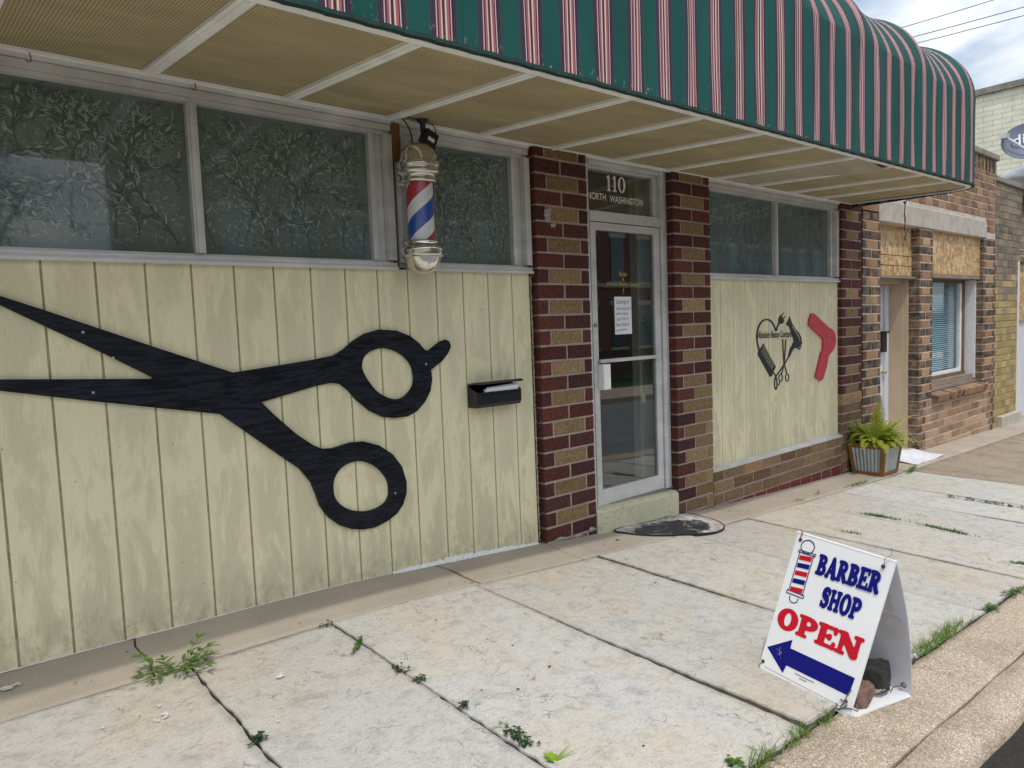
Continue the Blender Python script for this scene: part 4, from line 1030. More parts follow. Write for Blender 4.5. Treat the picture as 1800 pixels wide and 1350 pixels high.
# ================================================================== BARBER POLE AND ITS ADAPTER
pc = Vector((1.842, -.15, 0)); pole = thing('barber_pole', 'chrome barber pole with spiral red, white and blue drum in a clear tube', 'barber pole', (pc.x, pc.y, 1.87))
def Lz(prof): return [(r_, z) for r_, z in prof]
mb = MB(); mb.lathe(pc, Lz([(0, 2.590), (.03, 2.587), (.062, 2.573), (.088, 2.548), (.103, 2.514), (.108, 2.478)]), 40); mb.build('dome_cap', M['chrome'], pole)
mb = MB(); mb.lathe(pc, Lz([(.108, 2.480), (.120, 2.474), (.126, 2.462), (.124, 2.446), (.116, 2.432), (.122, 2.424), (.1225, 2.412), (.112, 2.402), (.100, 2.398), (.100, 2.378), (.104, 2.374), (.102, 2.362), (.090, 2.358)]), 44); mb.build('collar', M['chrome'], pole)
mb = MB(); mb.lathe(pc, Lz([(.090, 2.036), (.100, 2.034), (.104, 2.024), (.100, 2.014), (.104, 2.010), (.114, 2.004), (.124, 1.992), (.126, 1.978), (.120, 1.966), (.122, 1.956), (.118, 1.946), (.106, 1.940)]), 44); mb.build('collar', M['chrome'], pole)
mb = MB(); mb.lathe(pc, Lz([(.106, 1.941), (.100, 1.915), (.088, 1.889), (.068, 1.866), (.040, 1.852), (.0, 1.847)]), 40); mb.build('bottom_bowl', M['chrome'], pole)
def mat_drum():
    m = Mt('barber_stripe_drum', rough=.35); v = m.pos(loc=(0, 0, 0))
    a = m.math('ARCTAN2', m.xyz(v, 1), m.xyz(v, 0))
    t = m.math('FRACT', m.math('ADD', m.math('SUBTRACT', m.math('DIVIDE', m.xyz(v, 2), .385), m.math('DIVIDE', a, 2*math.pi)), DRUM_PHASE))
    m.set(color=m.ramp(t, [(0, (.52, .03, .05)), (.27, (.80, .80, .82)), (.5, (.015, .075, .40)), (.77, (.80, .80, .82))], 'CONSTANT')); return m.m
DRUM_PHASE = .55
mb = MB(); mb.lathe(pc, Lz([(.076, 2.03), (.076, 2.36)]), 48); mb.build('striped_drum', mat_drum(), pole)
mb = MB(); mb.lathe(pc, Lz([(.097, 2.03), (.097, 2.365)]), 48); mb.build('clear_tube', M['clear'], pole)
mb = MB(); mb.box(1.775, 1.828, -.052, -.014, 1.925, 2.46); mb.box(1.80, 1.865, -.12, -.05, 2.385, 2.43); mb.box(1.80, 1.865, -.12, -.05, 1.965, 2.005)
for z in (2.30, 2.06): mb.lathe((1.772, -.034, z), [(0, .006), (.008, .004), (.009, 0)], 12, mat=Matrix.Rotation(-math.pi/2, 3, 'Y'))
mb.tube([(1.76, -.06, 2.37), (1.76, -.09, 2.36), (1.775, -.11, 2.355)], .012, 8)
mb.build('wall_bracket', M['alu'], pole)
mb = MB(); mb.tube(smooth_open([(1.765, -.10, 2.735), (1.80, -.11, 2.70), (1.815, -.125, 2.65), (1.82, -.135, 2.583)]), .0042, 6); mb.build('cord', M['black_matt'], pole)
ad = thing('power_adapter', 'black power adapter plugged into a socket under the soffit above the barber pole', 'power adapter', (1.97, -.10, 2.70))
mb = MB(); mb.lathe((1.905, -.12, 2.725), [(0, .012), (.032, .012), (.034, 0), (.018, -.012), (.015, -.045), (.012, -.075), (0, -.076)], 18); mb.build('socket', M['black_matt'], ad)
rm = Matrix.Rotation(math.radians(24), 3, 'Y')
mb = MB(); mb.box(1.89, 1.975, -.158, -.095, 2.57, 2.668, rot=rm); mb.build('body', M['black_matt'], ad)
mb = MB(); c_ = Vector((1.932, -.1585, 2.615)); mb.add([c_+rm@Vector(q) for q in ((-.022, 0, -.008), (.024, 0, -.008), (.024, 0, .014), (-.022, 0, .014))], [(0, 1, 2, 3)]); mb.build('rating_label', M['white_trim'], ad)
mb = MB(); mb.tube(smooth_open([(1.915, -.12, 2.72), (1.98, -.115, 2.715), (1.995, -.12, 2.68), (1.97, -.125, 2.655)]), .003, 6); mb.tube([(1.765, -.10, 2.733), (1.84, -.11, 2.737), (1.91, -.12, 2.73)], .0035, 6); mb.build('cord', M['black_matt'], ad)

# ================================================================== GIANT SCISSORS
SY = -.018
outer = [(0, 520), (78, 545), (263, 607), (410, 655), (492, 642), (553, 632), (587, 625), (603, 615), (620, 600), (640, 587), (667, 579), (697, 581), (720, 590), (737, 603), (747, 615), (753, 617), (773, 601), (783, 597), (790, 600), (793, 609), (788, 621), (777, 635), (758, 650), (760, 667), (757, 687), (747, 707), (733, 723), (717, 732), (693, 735), (673, 733), (650, 722), (627, 703), (612, 686), (598, 675), (582, 673), (553, 679), (497, 696), (460, 707), (480, 727), (520, 762), (550, 782), (567, 789), (585, 788), (617, 778), (640, 776), (667, 783), (690, 798), (707, 820), (715, 847), (715, 866), (709, 887), (698, 903), (680, 917), (660, 927), (640, 931), (618, 930), (598, 924), (577, 909), (563, 890), (555, 867), (547, 848), (527, 824), (503, 808), (467, 783), (427, 755), (388, 728), (277, 717), (133, 702), (0, 687), (-175, 668), (0, 667), (267, 666), (268, 663), (180, 620), (83, 575), (0, 536), (-108, 484)]
h1 = [(637, 637), (643, 624), (657, 615), (675, 612), (697, 618), (715, 631), (725, 647), (729, 667), (723, 684), (711, 697), (697, 702), (680, 698), (662, 687), (647, 668), (638, 651)]
h2 = [(600, 823), (617, 813), (637, 811), (660, 820), (677, 837), (685, 857), (682, 877), (670, 890), (650, 898), (630, 899), (610, 894), (594, 882), (587, 866), (588, 842)]
tw = lambda L: [at(a, b, 1, SY) for a, b in L]
sc_ = thing('scissors_cutout', 'giant black wooden scissors cut-out screwed to the cream panels', 'scissors', at(430, 680, 1, SY))
mb = MB(); slab_from_outline(mb, [tw(outer), smooth_closed(tw(h1), 3), smooth_closed(tw(h2), 3)], .0165); mb.build('board', M['black_ply'], sc_)
for px, py in ((146, 584), (164, 690), (749, 640), (199, 629), (695, 867)):
    q = at(px, py, 1, SY); mb = MB(); mb.lathe((q.x, q.y, q.z), [(0, .0032), (.005, .0028), (.0065, 0)], 10, mat=Matrix.Rotation(math.pi/2, 3, 'X')); mb.build('screw', M['galv'], sc_)

# ================================================================== MAILBOX WITH LETTERS
mx = thing('mailbox', 'black wall-mounted mailbox with its lid ajar, beside the first brick pier', 'mailbox', (2.42, -.05, 1.02))
x0, x1, z0, z1 = 2.236, 2.603, 1.022, 1.165
mb = MB()
V = [(x0, 0, z0+.0), (x0, -.085, z0), (x0, -.098, z0+.022), (x0, -.098, z1-.045), (x0, -.0, z1)]
V2 = [(x1, y, z) for _, y, z in V]
mb.add(V+V2, [(0, 1, 2, 3, 4), (9, 8, 7, 6, 5), (0, 5, 6, 1), (1, 6, 7, 2), (2, 7, 8, 3), (0, 4, 9, 5)])
mb.cbox(x0+.022, x1-.022, -.1015, -.0985, z0+.034, z1-.060, .003)
mb.build('box', M['black_gloss'], mx)
mb = MB(); rm = Matrix.Rotation(math.radians(-11), 3, 'X')
lid = [Vector((x, y, z)) for x in (x0-.004, x1+.004) for y, z in ((0, .0), (-.098, .0), (-.112, -.012), (-.114, -.006), (-.098, .006), (0, .006))]
pv = Vector((0, -.004, z1+.004)); rl = Matrix.Rotation(math.radians(-7), 3, 'X')
lid = [pv+rl@q for q in lid]
mb.add(lid, [(0, 1, 2, 3, 4, 5), (11, 10, 9, 8, 7, 6)]+[(a, (a+1) % 6, 6+(a+1) % 6, 6+a) for a in range(6)]); mb.build('lid', M['black_gloss'], mx)
mb = MB(); text_mesh(mb, 'MAIL', Vector((2.372, -.1022, 1.057)), VX, VZ, .10, .026, 0, bold=.015); mb.build('raised_lettering', M['black_matt'], mx)
mb = MB(); mb.box(x0+.06, x0+.066, -.0995, -.097, z1-.045, z1-.03); mb.build('rivet', M['steel'], mx)
for i, (a, b, y, zt) in enumerate(((2.30, 2.585, -.090, 1.142), (2.33, 2.588, -.078, 1.152))):
    mb = MB(); mb.box(a, b, y, y+.004, 1.06, zt, rot=Matrix.Rotation(math.radians(-2.5), 3, 'Y'))
    tag(mb.build('letter', M['paper'], loc=(a, y, 1.06)), ('front white envelope poking out of the black mailbox', 'rear white envelope, standing taller in the black mailbox')[i], 'letter', 'letters in the mailbox')

# ================================================================== WALL ART: heart of salon tools, red hair dryer
def artp(a, b): return at(1300+a/7.5, 530+b/7.5, 1, -.004)
ax = 1/7.5
polyS = lambda L: spoly(L)
strk = lambda L, r, k=5: spath([tuple(q)[:2] for q in smooth_open([(a, b, 0) for a, b in L], k)], r)
heart = [strk([(262, 640), (240, 560), (230, 470), (240, 380), (266, 308), (310, 252), (370, 238), (418, 262), (455, 315), (482, 385), (500, 335), (525, 275)], 10),
         polyS([(510, 235), (530, 190), (552, 178), (592, 255), (575, 285), (545, 298), (520, 285)]), sseg((553, 188), (580, 154), 6), sseg((578, 228), (600, 199), 6),
         cut(polyS([(665, 190), (680, 250), (700, 300), (745, 370), (790, 420), (815, 470), (825, 530), (820, 580), (800, 630), (780, 638), (750, 610), (720, 620), (700, 650), (660, 735), (640, 720), (665, 620), (690, 580), (700, 550), (715, 540), (705, 480), (680, 410), (650, 330), (610, 300), (640, 250)]), strk([(698, 328), (752, 410), (785, 465), (802, 520)], 6), strk([(775, 620), (795, 600), (812, 562)], 4)),
         strk([(650, 728), (602, 812), (540, 905), (500, 962), (470, 1015), (464, 1090), (470, 1145), (484, 1156), (497, 1105), (490, 1020), (470, 970), (440, 920)], 8),
         polyS([(258, 636), (300, 690), (436, 935), (440, 965), (420, 992), (398, 985), (248, 712), (240, 680)]), polyS([(262, 640), (318, 553), (330, 570), (282, 660)]), polyS([(425, 920), (470, 845), (483, 855), (437, 945)]),
         strk([(570, 500), (580, 700), (590, 815), (605, 870), (622, 945)], 7), strk([(613, 503), (600, 690), (590, 800), (570, 900), (553, 962)], 7),
         cut(sell(630, 1003, 27, 56), sell(630, 1003, 15, 42)), cut(sell(543, 1005, 29, 52), sell(543, 1005, 17, 38)), strk([(535, 1050), (528, 1085), (515, 1103)], 6)]
for i in range(19):
    t = i/18; heart.append(sseg((272+158*t, 662+265*t), (326+150*t, 572+282*t), 3.6))
fn = U(*heart)
V, F = march(fn, 215, 840, 140, 1170, 208, 330)
ht = thing('heart_wall_art', 'black metal heart formed by comb, plug, hair dryer and small scissors, with script lettering', 'wall art', artp(520, 650))
mb = MB(); n = len(V); FV = [artp(a, b) for a, b in V]; mb.add(FV, F)
from collections import Counter
ec = Counter()
for f in F:
    for i in range(len(f)): ec[tuple(sorted((f[i], f[(i+1) % len(f)])))] += 1
bd = [e for e, c in ec.items() if c == 1]; BV = [q+Vector((0, .0035, 0)) for q in FV]
mb.add(FV+BV, [(a, b, n+b, n+a) for a, b in bd]); mb.build('cut_steel_outline', M['black_metal'], ht)
mb = MB(); q0 = artp(238, 512); q1 = artp(692, 488)
text_mesh(mb, 'Absolute Beauty Concepts', q0+Vector((0, -.0015, -.004)), (q1-q0).normalized(), VZ, (q1-q0).length, .088, 0, shear=.35, bold=.014); mb.build('script_lettering', M['black_metal'], ht)
RD = [(930, 320), (922, 300), (930, 230), (955, 165), (972, 156), (990, 165), (1185, 345), (1240, 380), (1265, 430), (1275, 520), (1262, 590), (1235, 650), (1190, 700), (1175, 735), (1160, 830), (1110, 1010), (1095, 1038), (1075, 1046), (1020, 1010), (1010, 985), (1085, 680), (1105, 655), (1112, 590), (1108, 500), (1080, 460), (1040, 425)]
RDp = [at(1300+a/7.5, 530+b/7.5, 1, -.024) for a, b in RD]
rd = thing('hair_dryer_cutout', 'red wooden hair dryer cut-out beside the black heart art', 'wall art', RDp[7])
mb = MB(); slab_from_outline(mb, [RDp], .022); mb.build('board', M['red_paint'], rd)
q = at(1300+1185/7.5, 530+525/7.5, 1, -.024); mb = MB(); mb.lathe(q, [(0, .003), (.008, .002), (.010, 0)], 12, mat=Matrix.Rotation(math.pi/2, 3, 'X')); mb.build('screw', M['galv'], rd)

# ================================================================== DOOR NOTE AND BELL
NY = DY+.0022
nt = thing('paper_note', 'white handwritten notice taped to the glass of the entrance door', 'notice', (3.80, DY+.014, 1.44))
mb = MB(); mb.box(3.703, 3.903, DY+.0026, DY+.0034, 1.438, 1.728); mb.build('sheet', M['paper'], nt)
mb = MB(); rr = random.Random(6)
for i, (s, wd, hh) in enumerate((('Closing at', .155, .040), ('12pm July 3rd', .17, .026), ('Will reopen', .14, .026), ('July 7th at', .145, .026), ('9am. Have a', .15, .026), ('great fourth', .12, .024))):
    text_mesh(mb, s, Vector((3.716+rr.uniform(0, .01), DY+.0020, 1.662-.041*i)), (VX+VZ*rr.uniform(-.01, .06)).normalized(), VZ, wd, hh, 0, shear=.2)
mb.build('handwriting', M['ink'], nt)
bl = thing('door_bell', 'small brass bell hanging on a string behind the door glass', 'bell', (4.06, DY+.05, .87))
mb = MB(); mb.lathe((4.06, DY+.05, 0), [(0, .955), (.012, .953), (.026, .943), (.033, .925), (.036, .890), (.040, .874), (.038, .872), (.030, .90)], 24); mb.build('bell_body', M['brass'], bl)
mb = MB(); mb.tube([(4.06, DY+.05, .955), (4.055, DY+.045, 1.10), (4.052, DY+.035, 1.26)], .002, 5); mb.build('string', M['white_trim'], bl)

# ================================================================== DOORMATS
L = [(3.50, -.068), (3.52, -.20), (3.60, -.32), (3.71, -.41), (3.80, -.47), (3.93, -.545), (4.08, -.575), (4.25, -.545), (4.37, -.46), (4.435, -.34), (4.445, -.22), (4.415, -.070)]
ol = smooth_closed([(a, b, 0) for a, b in L[1:-1]]+[(4.40, -.068, 0), (3.97, -.066, 0), (3.52, -.068, 0)], 4)
dm = thing('doormat', 'worn pink and black half-round doormat before the painted step', 'doormat', (3.95, -.02, g(3.95)))
def lift(q): 
    a = math.atan2(q.y+.07, q.x-3.97); rr_ = math.hypot(q.x-3.97, q.y+.07)
    return .006+.010*max(0, math.sin(3.2*a+1.0))*min(1, rr_/.45)
def matrings(mb, k0, k1, up):
    c = Vector((3.96, -.28, 0)); n = len(ol); rings = []
    for k in np.linspace(k0, k1, 9): rings.append([Vector((c.x+(q.x-c.x)*k, c.y+(q.y-c.y)*k, 0)) for q in ol])
    P = [Vector((q.x, q.y, gz(q.x, q.y)+lift(q)+up)) for r_ in rings for q in r_]
    mb.add(P, [(i*n+a, i*n+(a+1) % n, (i+1)*n+(a+1) % n, (i+1)*n+a) for i in range(8) for a in range(n)], smooth=True)
    return P[-n:]
mb = MB(); matrings(mb, .01, .985, .006); mb.build('rubber_pad', M['rubber'], dm)
mb = MB(); n = len(ol); c = Vector((3.96, -.28, 0)); P = []
for q in ol:
    for k, dz_ in ((.975, .0068), (.99, .010), (1.0, .006), (1.004, -.004), (.98, -.012)):
        w_ = c+(q-c)*k; P.append((w_.x, w_.y, gz(w_.x, w_.y)+lift(q)+dz_))
mb.add(P, [(a*5+k, ((a+1) % n)*5+k, ((a+1) % n)*5+k+1, a*5+k+1) for a in range(n) for k in range(4)]); mb.build('rim', M['rubber_edge'], dm)
mb = MB(); P = [(8.46, -.43), (9.44, -.385), (9.46, -.02), (8.55, .02)]
def rugp(u, v):
    a = Vector((*P[0], 0)).lerp(Vector((*P[1], 0)), u); b = Vector((*P[3], 0)).lerp(Vector((*P[2], 0)), u); q = a.lerp(b, v)
    return (q.x, q.y+.012*math.sin(5*u), gz(q.x, q.y)+.012+.055*v*v*(.4+.6*math.sin(2.6*u+.5))+.008*math.sin(9*u+4*v))
mb.grid(20, 12, rugp); k = len(mb.v); mb.grid(20, 12, lambda u, v: (rugp(u, v)[0], rugp(u, v)[1], rugp(u, v)[2]-.008))
for fa, fb in ((lambda t: rugp(t, 0), None), (lambda t: rugp(1, t), None), (lambda t: rugp(t, 1), None), (lambda t: rugp(0, t), None)):
    mb.grid(20, 1, lambda u, v, fa=fa: (fa(u)[0], fa(u)[1], fa(u)[2]-.008*v))
tag(mb.build('doormat', M['rug'], loc=(8.9, -.2, g(8.9))), 'plain white mat curling up before the white door', 'doormat')

# ================================================================== PLANTER WITH FERN
pb = Vector((7.69, -.262, 0)); pb.z = gz(pb.x-.1, pb.y)+.004; hb = (.195, .165); htp = (.245, .202); PH_ = .352
pl = thing('planter_box', 'tapered planter of brown wood with corrugated steel panels, in front of the far brick pier', 'planter', pb)
def pc_(sx, sy, t, k=1.): return Vector((pb.x+sx*k*(hb[0]+(htp[0]-hb[0])*t), pb.y+sy*k*(hb[1]+(htp[1]-hb[1])*t), pb.z+PH_*t))
def bar(mb, a, b, w, d, n1, n2, mi=0):
    """square bar from a to b, w along n1, d along n2"""
    n1, n2 = Vector(n1).normalized()*w, Vector(n2).normalized()*d
    mb.add([a, a+n1, a+n1+n2, a+n2, b, b+n1, b+n1+n2, b+n2], [(0, 3, 2, 1), (4, 5, 6, 7), (0, 1, 5, 4), (1, 2, 6, 5), (2, 3, 7, 6), (3, 0, 4, 7)], mi)
for sx, sy in ((-1, -1), (1, -1), (1, 1), (-1, 1)):
    mb = MB(); bar(mb, pc_(sx, sy, .0), pc_(sx, sy, .93), .042, .042, (-sx, 0, 0), (0, -sy, 0)); mb.build('corner_post', M['planter_wood'], pl)
for t0, t1, k in ((.0, .11, .992), (.86, .93, .992)):
    mb = MB()
    for (ax_, ay), (bx, by) in (((-1, -1), (1, -1)), ((1, -1), (1, 1)), ((1, 1), (-1, 1)), ((-1, 1), (-1, -1))):
        a0, b0, a1, b1 = pc_(ax_, ay, t0, k), pc_(bx, by, t0, k), pc_(ax_, ay, t1, k), pc_(bx, by, t1, k)
        inn = Vector((-(ax_+bx)/2*.018, -(ay+by)/2*.018, 0)); mb.add([a0, b0, b1, a1, a0+inn, b0+inn, b1+inn, a1+inn], [(0, 1, 2, 3), (7, 6, 5, 4), (0, 4, 5, 1), (3, 2, 6, 7)])
    mb.build('rail', M['planter_wood'], pl)
mb = MB()
for (ax_, ay), (bx, by) in (((-1, -1), (1, -1)), ((1, -1), (1, 1)), ((1, 1), (-1, 1)), ((-1, 1), (-1, -1))):
    o1, o2 = pc_(ax_, ay, .932, 1.035), pc_(bx, by, .932, 1.035); i1, i2 = pc_(ax_, ay, .932, .82), pc_(bx, by, .932, .82); up = Vector((0, 0, .024))
    mb.add([o1, o2, i2, i1, o1+up, o2+up, i2+up, i1+up], [(3, 2, 1, 0), (4, 5, 6, 7), (0, 1, 5, 4), (2, 3, 7, 6)])
mb.build('top_rim', M['planter_wood'], pl)
def corr(a0, b0, a1, b1, nrm, waves):
    mb = MB(); nx = waves*8
    mb.grid(nx, 1, lambda u, v: a0.lerp(b0, u).lerp(a1.lerp(b1, u), v)+nrm*(.007*math.sin(2*math.pi*waves*u))); return mb
k = .952
corr(pc_(-1, -1, .1, k), pc_(-1, 1, .1, k), pc_(-1, -1, .9, k), pc_(-1, 1, .9, k), Vector((-1, 0, 0)), 9).build('corrugated_panel', M['galv'], pl)
corr(pc_(1, -1, .1, k), pc_(1, 1, .1, k), pc_(1, -1, .9, k), pc_(1, 1, .9, k), Vector((1, 0, 0)), 9).build('corrugated_panel', M['galv'], pl)
mb = MB(); mb.quad(pc_(-1, -1, .1, k), pc_(1, -1, .1, k), pc_(1, -1, .9, k), pc_(-1, -1, .9, k)); mb.build('flat_panel', M['galv'], pl)
mb = MB(); mb.quad(pc_(-1, 1, .1, k), pc_(1, 1, .1, k), pc_(1, 1, .9, k), pc_(-1, 1, .9, k)); mb.build('flat_panel', M['galv'], pl)
mb = MB(); mb.grid(10, 10, lambda u, v: (pb.x+(u-.5)*2*.21, pb.y+(v-.5)*2*.17, pb.z+PH_*.88+.012*math.sin(17*u)*math.sin(13*v))); mb.build('potting_soil', M['potting'], pl)
fr_r = random.Random(12); fern = MB(); stems = MB()
def frond(base, az, length, lift_, droop, wid, tw_=0.):
    n = 24; q = Vector(base); el = lift_; P = [q.copy()]; D = []
    for i in range(n):
        d = Vector((math.cos(az)*math.cos(el), math.sin(az)*math.cos(el), math.sin(el))); D.append(d); q = q+d*length/n; P.append(q.copy()); el -= droop/n*(0.4+1.2*i/n); az += tw_/n
    stems.tube(P, [.0032*(1-.75*i/n) for i in range(n+1)], 4, cap=False)
    for i in range(3, n):
        d = D[i]; side = d.cross(VZ).normalized(); nn = side.cross(d).normalized(); t = i/n
        L_ = wid*(math.sin(math.pi*(t*.86+.12))**.8)
        for s in (-1, 1):
            jt = fr_r.uniform(.85, 1.12); tip = P[i]+(side*s*.93+d*.42-nn*fr_r.uniform(-.05, .35)).normalized()*L_*jt; b = P[i]; e = d*(length/n)*.62
            mid = b.lerp(tip, .45)+nn*.004; 
            fern.add([b-e*.4, b+e*.6, mid+e*.75, tip, mid-e*.55], [(0, 1, 2, 4), (4, 2, 3)])
sz = pb.z+PH_*.88
for i in range(105):
    a = i*2.39996+fr_r.uniform(-.3, .3); rr_ = .02+.10*math.sqrt(fr_r.random())
    frond((pb.x+rr_*math.cos(a), pb.y+rr_*math.sin(a)*.8, sz), a+fr_r.uniform(-.4, .4), fr_r.uniform(.22, .40), fr_r.uniform(.55, 1.45), fr_r.uniform(.9, 2.4), fr_r.uniform(.045, .068), fr_r.uniform(-.6, .6))
# the tall fronds the photo shows one by one
frond((pb.x+.02, pb.y, sz), math.radians(200), .56, 1.42, 1.2, .085, .2); frond((pb.x+.08, pb.y-.02, sz), math.radians(20), .56, 1.5, .35, .062)
frond((pb.x+.05, pb.y-.05, sz), math.radians(335), .62, 1.02, 1.35, .050); frond((pb.x-.08, pb.y+.02, sz), math.radians(170), .40, .95, 1.5, .060)
frond((pb.x-.02, pb.y-.04, sz), math.radians(230), .44, 1.2, 1.6, .066); frond((pb.x-.06, pb.y-.06, sz), math.radians(205), .36, .8, 1.8, .060); frond((pb.x+.1, pb.y-.08, sz), math.radians(300), .40, .7, 2.0, .062)
fe = thing('fern', 'bright green fern growing in the wood and steel planter', 'fern', (pb.x, pb.y, sz))
fern.build('foliage', M['fern'], fe, fix=False); stems.build('stems', M['stem'], fe)

# ================================================================== A-FRAME SIGN WITH RUBBLE INSIDE
A0 = Vector((2.196, -2.034, 0)); B0 = Vector((2.107, -2.462, 0)); A0.z = gz(A0.x, A0.y)+.014; B0.z = gz(B0.x, B0.y)+.014
DD = Vector((.374, -.080, 0)); C0 = B0+DD; D0 = A0+DD; C0.z = gz(C0.x, C0.y)+.014; D0.z = gz(D0.x, D0.y)+.014
TL = Vector((2.366, -2.128, .600)); TR = Vector((2.280, -2.556, .588))
sg = thing('sidewalk_sign', 'white A-frame board reading BARBER SHOP OPEN with a blue arrow', 'sign', (A0+B0+C0+D0)/4)
su, sv = (B0-A0), (TL-A0); sn = su.cross(sv).normalized(); sn = sn if sn.x < 0 else -sn
def S(u, v, off=0.): return A0+su*u+sv*v+sn*off
def panel(p00, p10, p11, p01, th, nrm, bow=0., r=.03):
    """sheet with rounded corners and a slight bow"""
    mb = MB(); n = 16
    def f(u, v, o):
        q = p00.lerp(p10, u).lerp(p01.lerp(p11, u), v); return q+nrm*(bow*math.sin(math.pi*v)*(u)+o)
    mb.grid(n, n, lambda u, v: f(u, v, 0)); mb.grid(n, n, lambda u, v: f(u, v, -th))
    for fe_ in (lambda t: (t, 0), lambda t: (1, t), lambda t: (t, 1), lambda t: (0, t)): mb.grid(n, 1, lambda u, v, fe_=fe_: f(*fe_(u), -th*v), smooth=False)
    return mb
front = panel(A0, B0, TR, TL, .006, sn).build('front_board', M['white'], sg)
nb = (C0-D0).cross(TL-D0).normalized(); nb = nb if nb.x > 0 else -nb
back = panel(D0, C0, TR+Vector((.008, 0, 0)), TL+Vector((.008, 0, 0)), .005, nb, bow=.028)
def sheet_white():
    m = Mt('translucent_white_plastic', rough=.4); t = m.t
    c = m.mix(1., (.80, .80, .83), m.ramp(m.noise(m.pos(), 8, 4), [(.3, .95), (.7, 1.03)]), 'MULTIPLY'); m.set(color=c)
    tl = m.node('BsdfTranslucent', {'Color': (.75, .76, .80, 1)}); ms = m.node('MixShader', {0: .35, 1: m.b.outputs[0], 2: tl}); t.links.new(ms, t.nodes['Material Output'].inputs[0]); return m.m
SW = sheet_white(); back = back.build('rear_board', SW, sg)
upg = VZ
mb = MB(); fl = [A0+Vector((-.004, 0, -.002)), B0+Vector((-.004, -.006, -.002)), C0+Vector((.004, -.006, -.002)), D0+Vector((.004, 0, -.002))]
mid = [a.lerp(b, t) for a, b, t in ((fl[0], fl[1], .5),)]
lp = [fl[0], fl[1].lerp(fl[0], .06), fl[1].lerp(fl[2], .06), fl[2].lerp(fl[1], .06), fl[2].lerp(fl[3], .06), fl[3]]
slab_from_outline(mb, [[Vector((q.x, q.y, q.z-.002+.004*(i in (3, 4)))) for i, q in enumerate(lp)]], .006, axis=Vector((0, 0, -1))); mb.build('base_sheet', M['white'], sg)
mb = MB(); mb.tube([TL+Vector((.004, .002, .001)), TR+Vector((.004, -.002, .001))], .0055, 8); mb.build('top_fold', M['white'], sg)
mb = MB(); us, vs = su.normalized(), sv.normalized(); O = .0012
wdt = lambda a, b: (S(*b)-S(*a)).length
word(mb, 'BARBER', S(.300, .765, O), us, vs, wdt((.300, .765), (.935, .765)), wdt((0, .765), (0, .900)), 0, Vector((0, 0, 0)), .03, .02)
word(mb, 'SHOP', S(.430, .567, O), us, vs, wdt((.430, .567), (.828, .567)), wdt((0, .567), (0, .700)), 0, Vector((0, 0, 0)), .03, .02)
AR = [(.031, .166), (.273, .286), (.276, .226), (.951, .224), (.940, .106), (.287, .107), (.270, .048)]
mb.add([S(u, v, O) for u, v in AR], [(0, 1, 2, 5, 6), (2, 3, 4, 5)], 0)
mb.build('blue_lettering', M['navy'], front)
mb = MB(); QR = random.Random(4)
for _ in range(26):
    u, v, a, L_ = (QR.gauss(.18, .018), QR.gauss(.15, .02), QR.uniform(.9, 2.2), QR.uniform(.006, .022))
    if not (.12 < v < .21): continue
    du_, dv_ = math.cos(a)*L_, math.sin(a)*L_*.6; w_ = QR.uniform(.0006, .0016); o_ = .0015+.000002*_
    mb.add([S(u, v, o_), S(u+w_, v, o_), S(u+w_+du_, v+dv_, o_), S(u+du_, v+dv_, o_)], [(0, 1, 2, 3)])
mb.build('scratches', M['white'], front)
mb = MB(); word(mb, 'OPEN', S(.052, .330, O), us, vs, wdt((.052, .33), (.937, .33)), wdt((0, .330), (0, .470)), 0, Vector((0, 0, 0)), .03, .03); mb.build('red_lettering', M['red'], front)
# printed barber pole: outline, bands
mb = MB()
pl_ = lambda fn_, x0, x1, y0, y1, n1, n2, mi, o: (lambda VF: mb.add([S(a, b, o) for a, b in VF[0]], VF[1], mi))(march(fn_, x0, x1, y0, y1, n1, n2))
asp = sv.length/su.length
ring = lambda cx, cy, rx, ry, w_: cut(sell(cx, cy, rx, ry), sell(cx, cy, rx-w_, ry-w_/asp))
outl = U(ring(.148, .922, .078, .050, .010), cut(sbox(.160, .879, .098, .0105, .005), sbox(.160, .879, .090, .0045, .0)), cut(sbox(.160, .585, .100, .0135, .006), sbox(.160, .585, .091, .0070, .0)), sbox(.082, .735, .0045, .145), sbox(.238, .735, .0045, .145),
         cut(ring(.160, .553, .052, .034, .009), sbox(.16, .60, .2, .035)))
pl_(outl, .03, .29, .50, .99, 90, 150, 0, .0012)
for i, (c_, mi) in enumerate((((.845), 1), ((.790), 2), ((.735), 1), ((.678), 2), ((.618), 1))):
    mb.add([S(.093, c_-.024, .0013), S(.227, c_-.006-.010, .0013), S(.227, c_+.018, .0013), S(.093, c_+.008, .0013)], [(0, 1, 2, 3)], mi)
mb.build('printed_pole', [M['dkline'], M['red'], M['navy']], front)
mb = MB(); 
for a, b, v in ((.392, .595, .080), (.455, .52, .063)):
    u_ = a
    while u_ < b: mb.add([S(u_, v, O), S(u_+.009, v, O), S(u_+.009, v+.006, O), S(u_, v+.006, O)], [(0, 1, 2, 3)]); u_ += .0125
mb.build('small_print', M['ink'], front)
mb = MB(); mb.add([S(.06, .030, O), S(.90, .022, O), S(.90, .0245, O), S(.06, .0325, O)], [(0, 1, 2, 3)]); mb.build('crease', M['steel'], front)
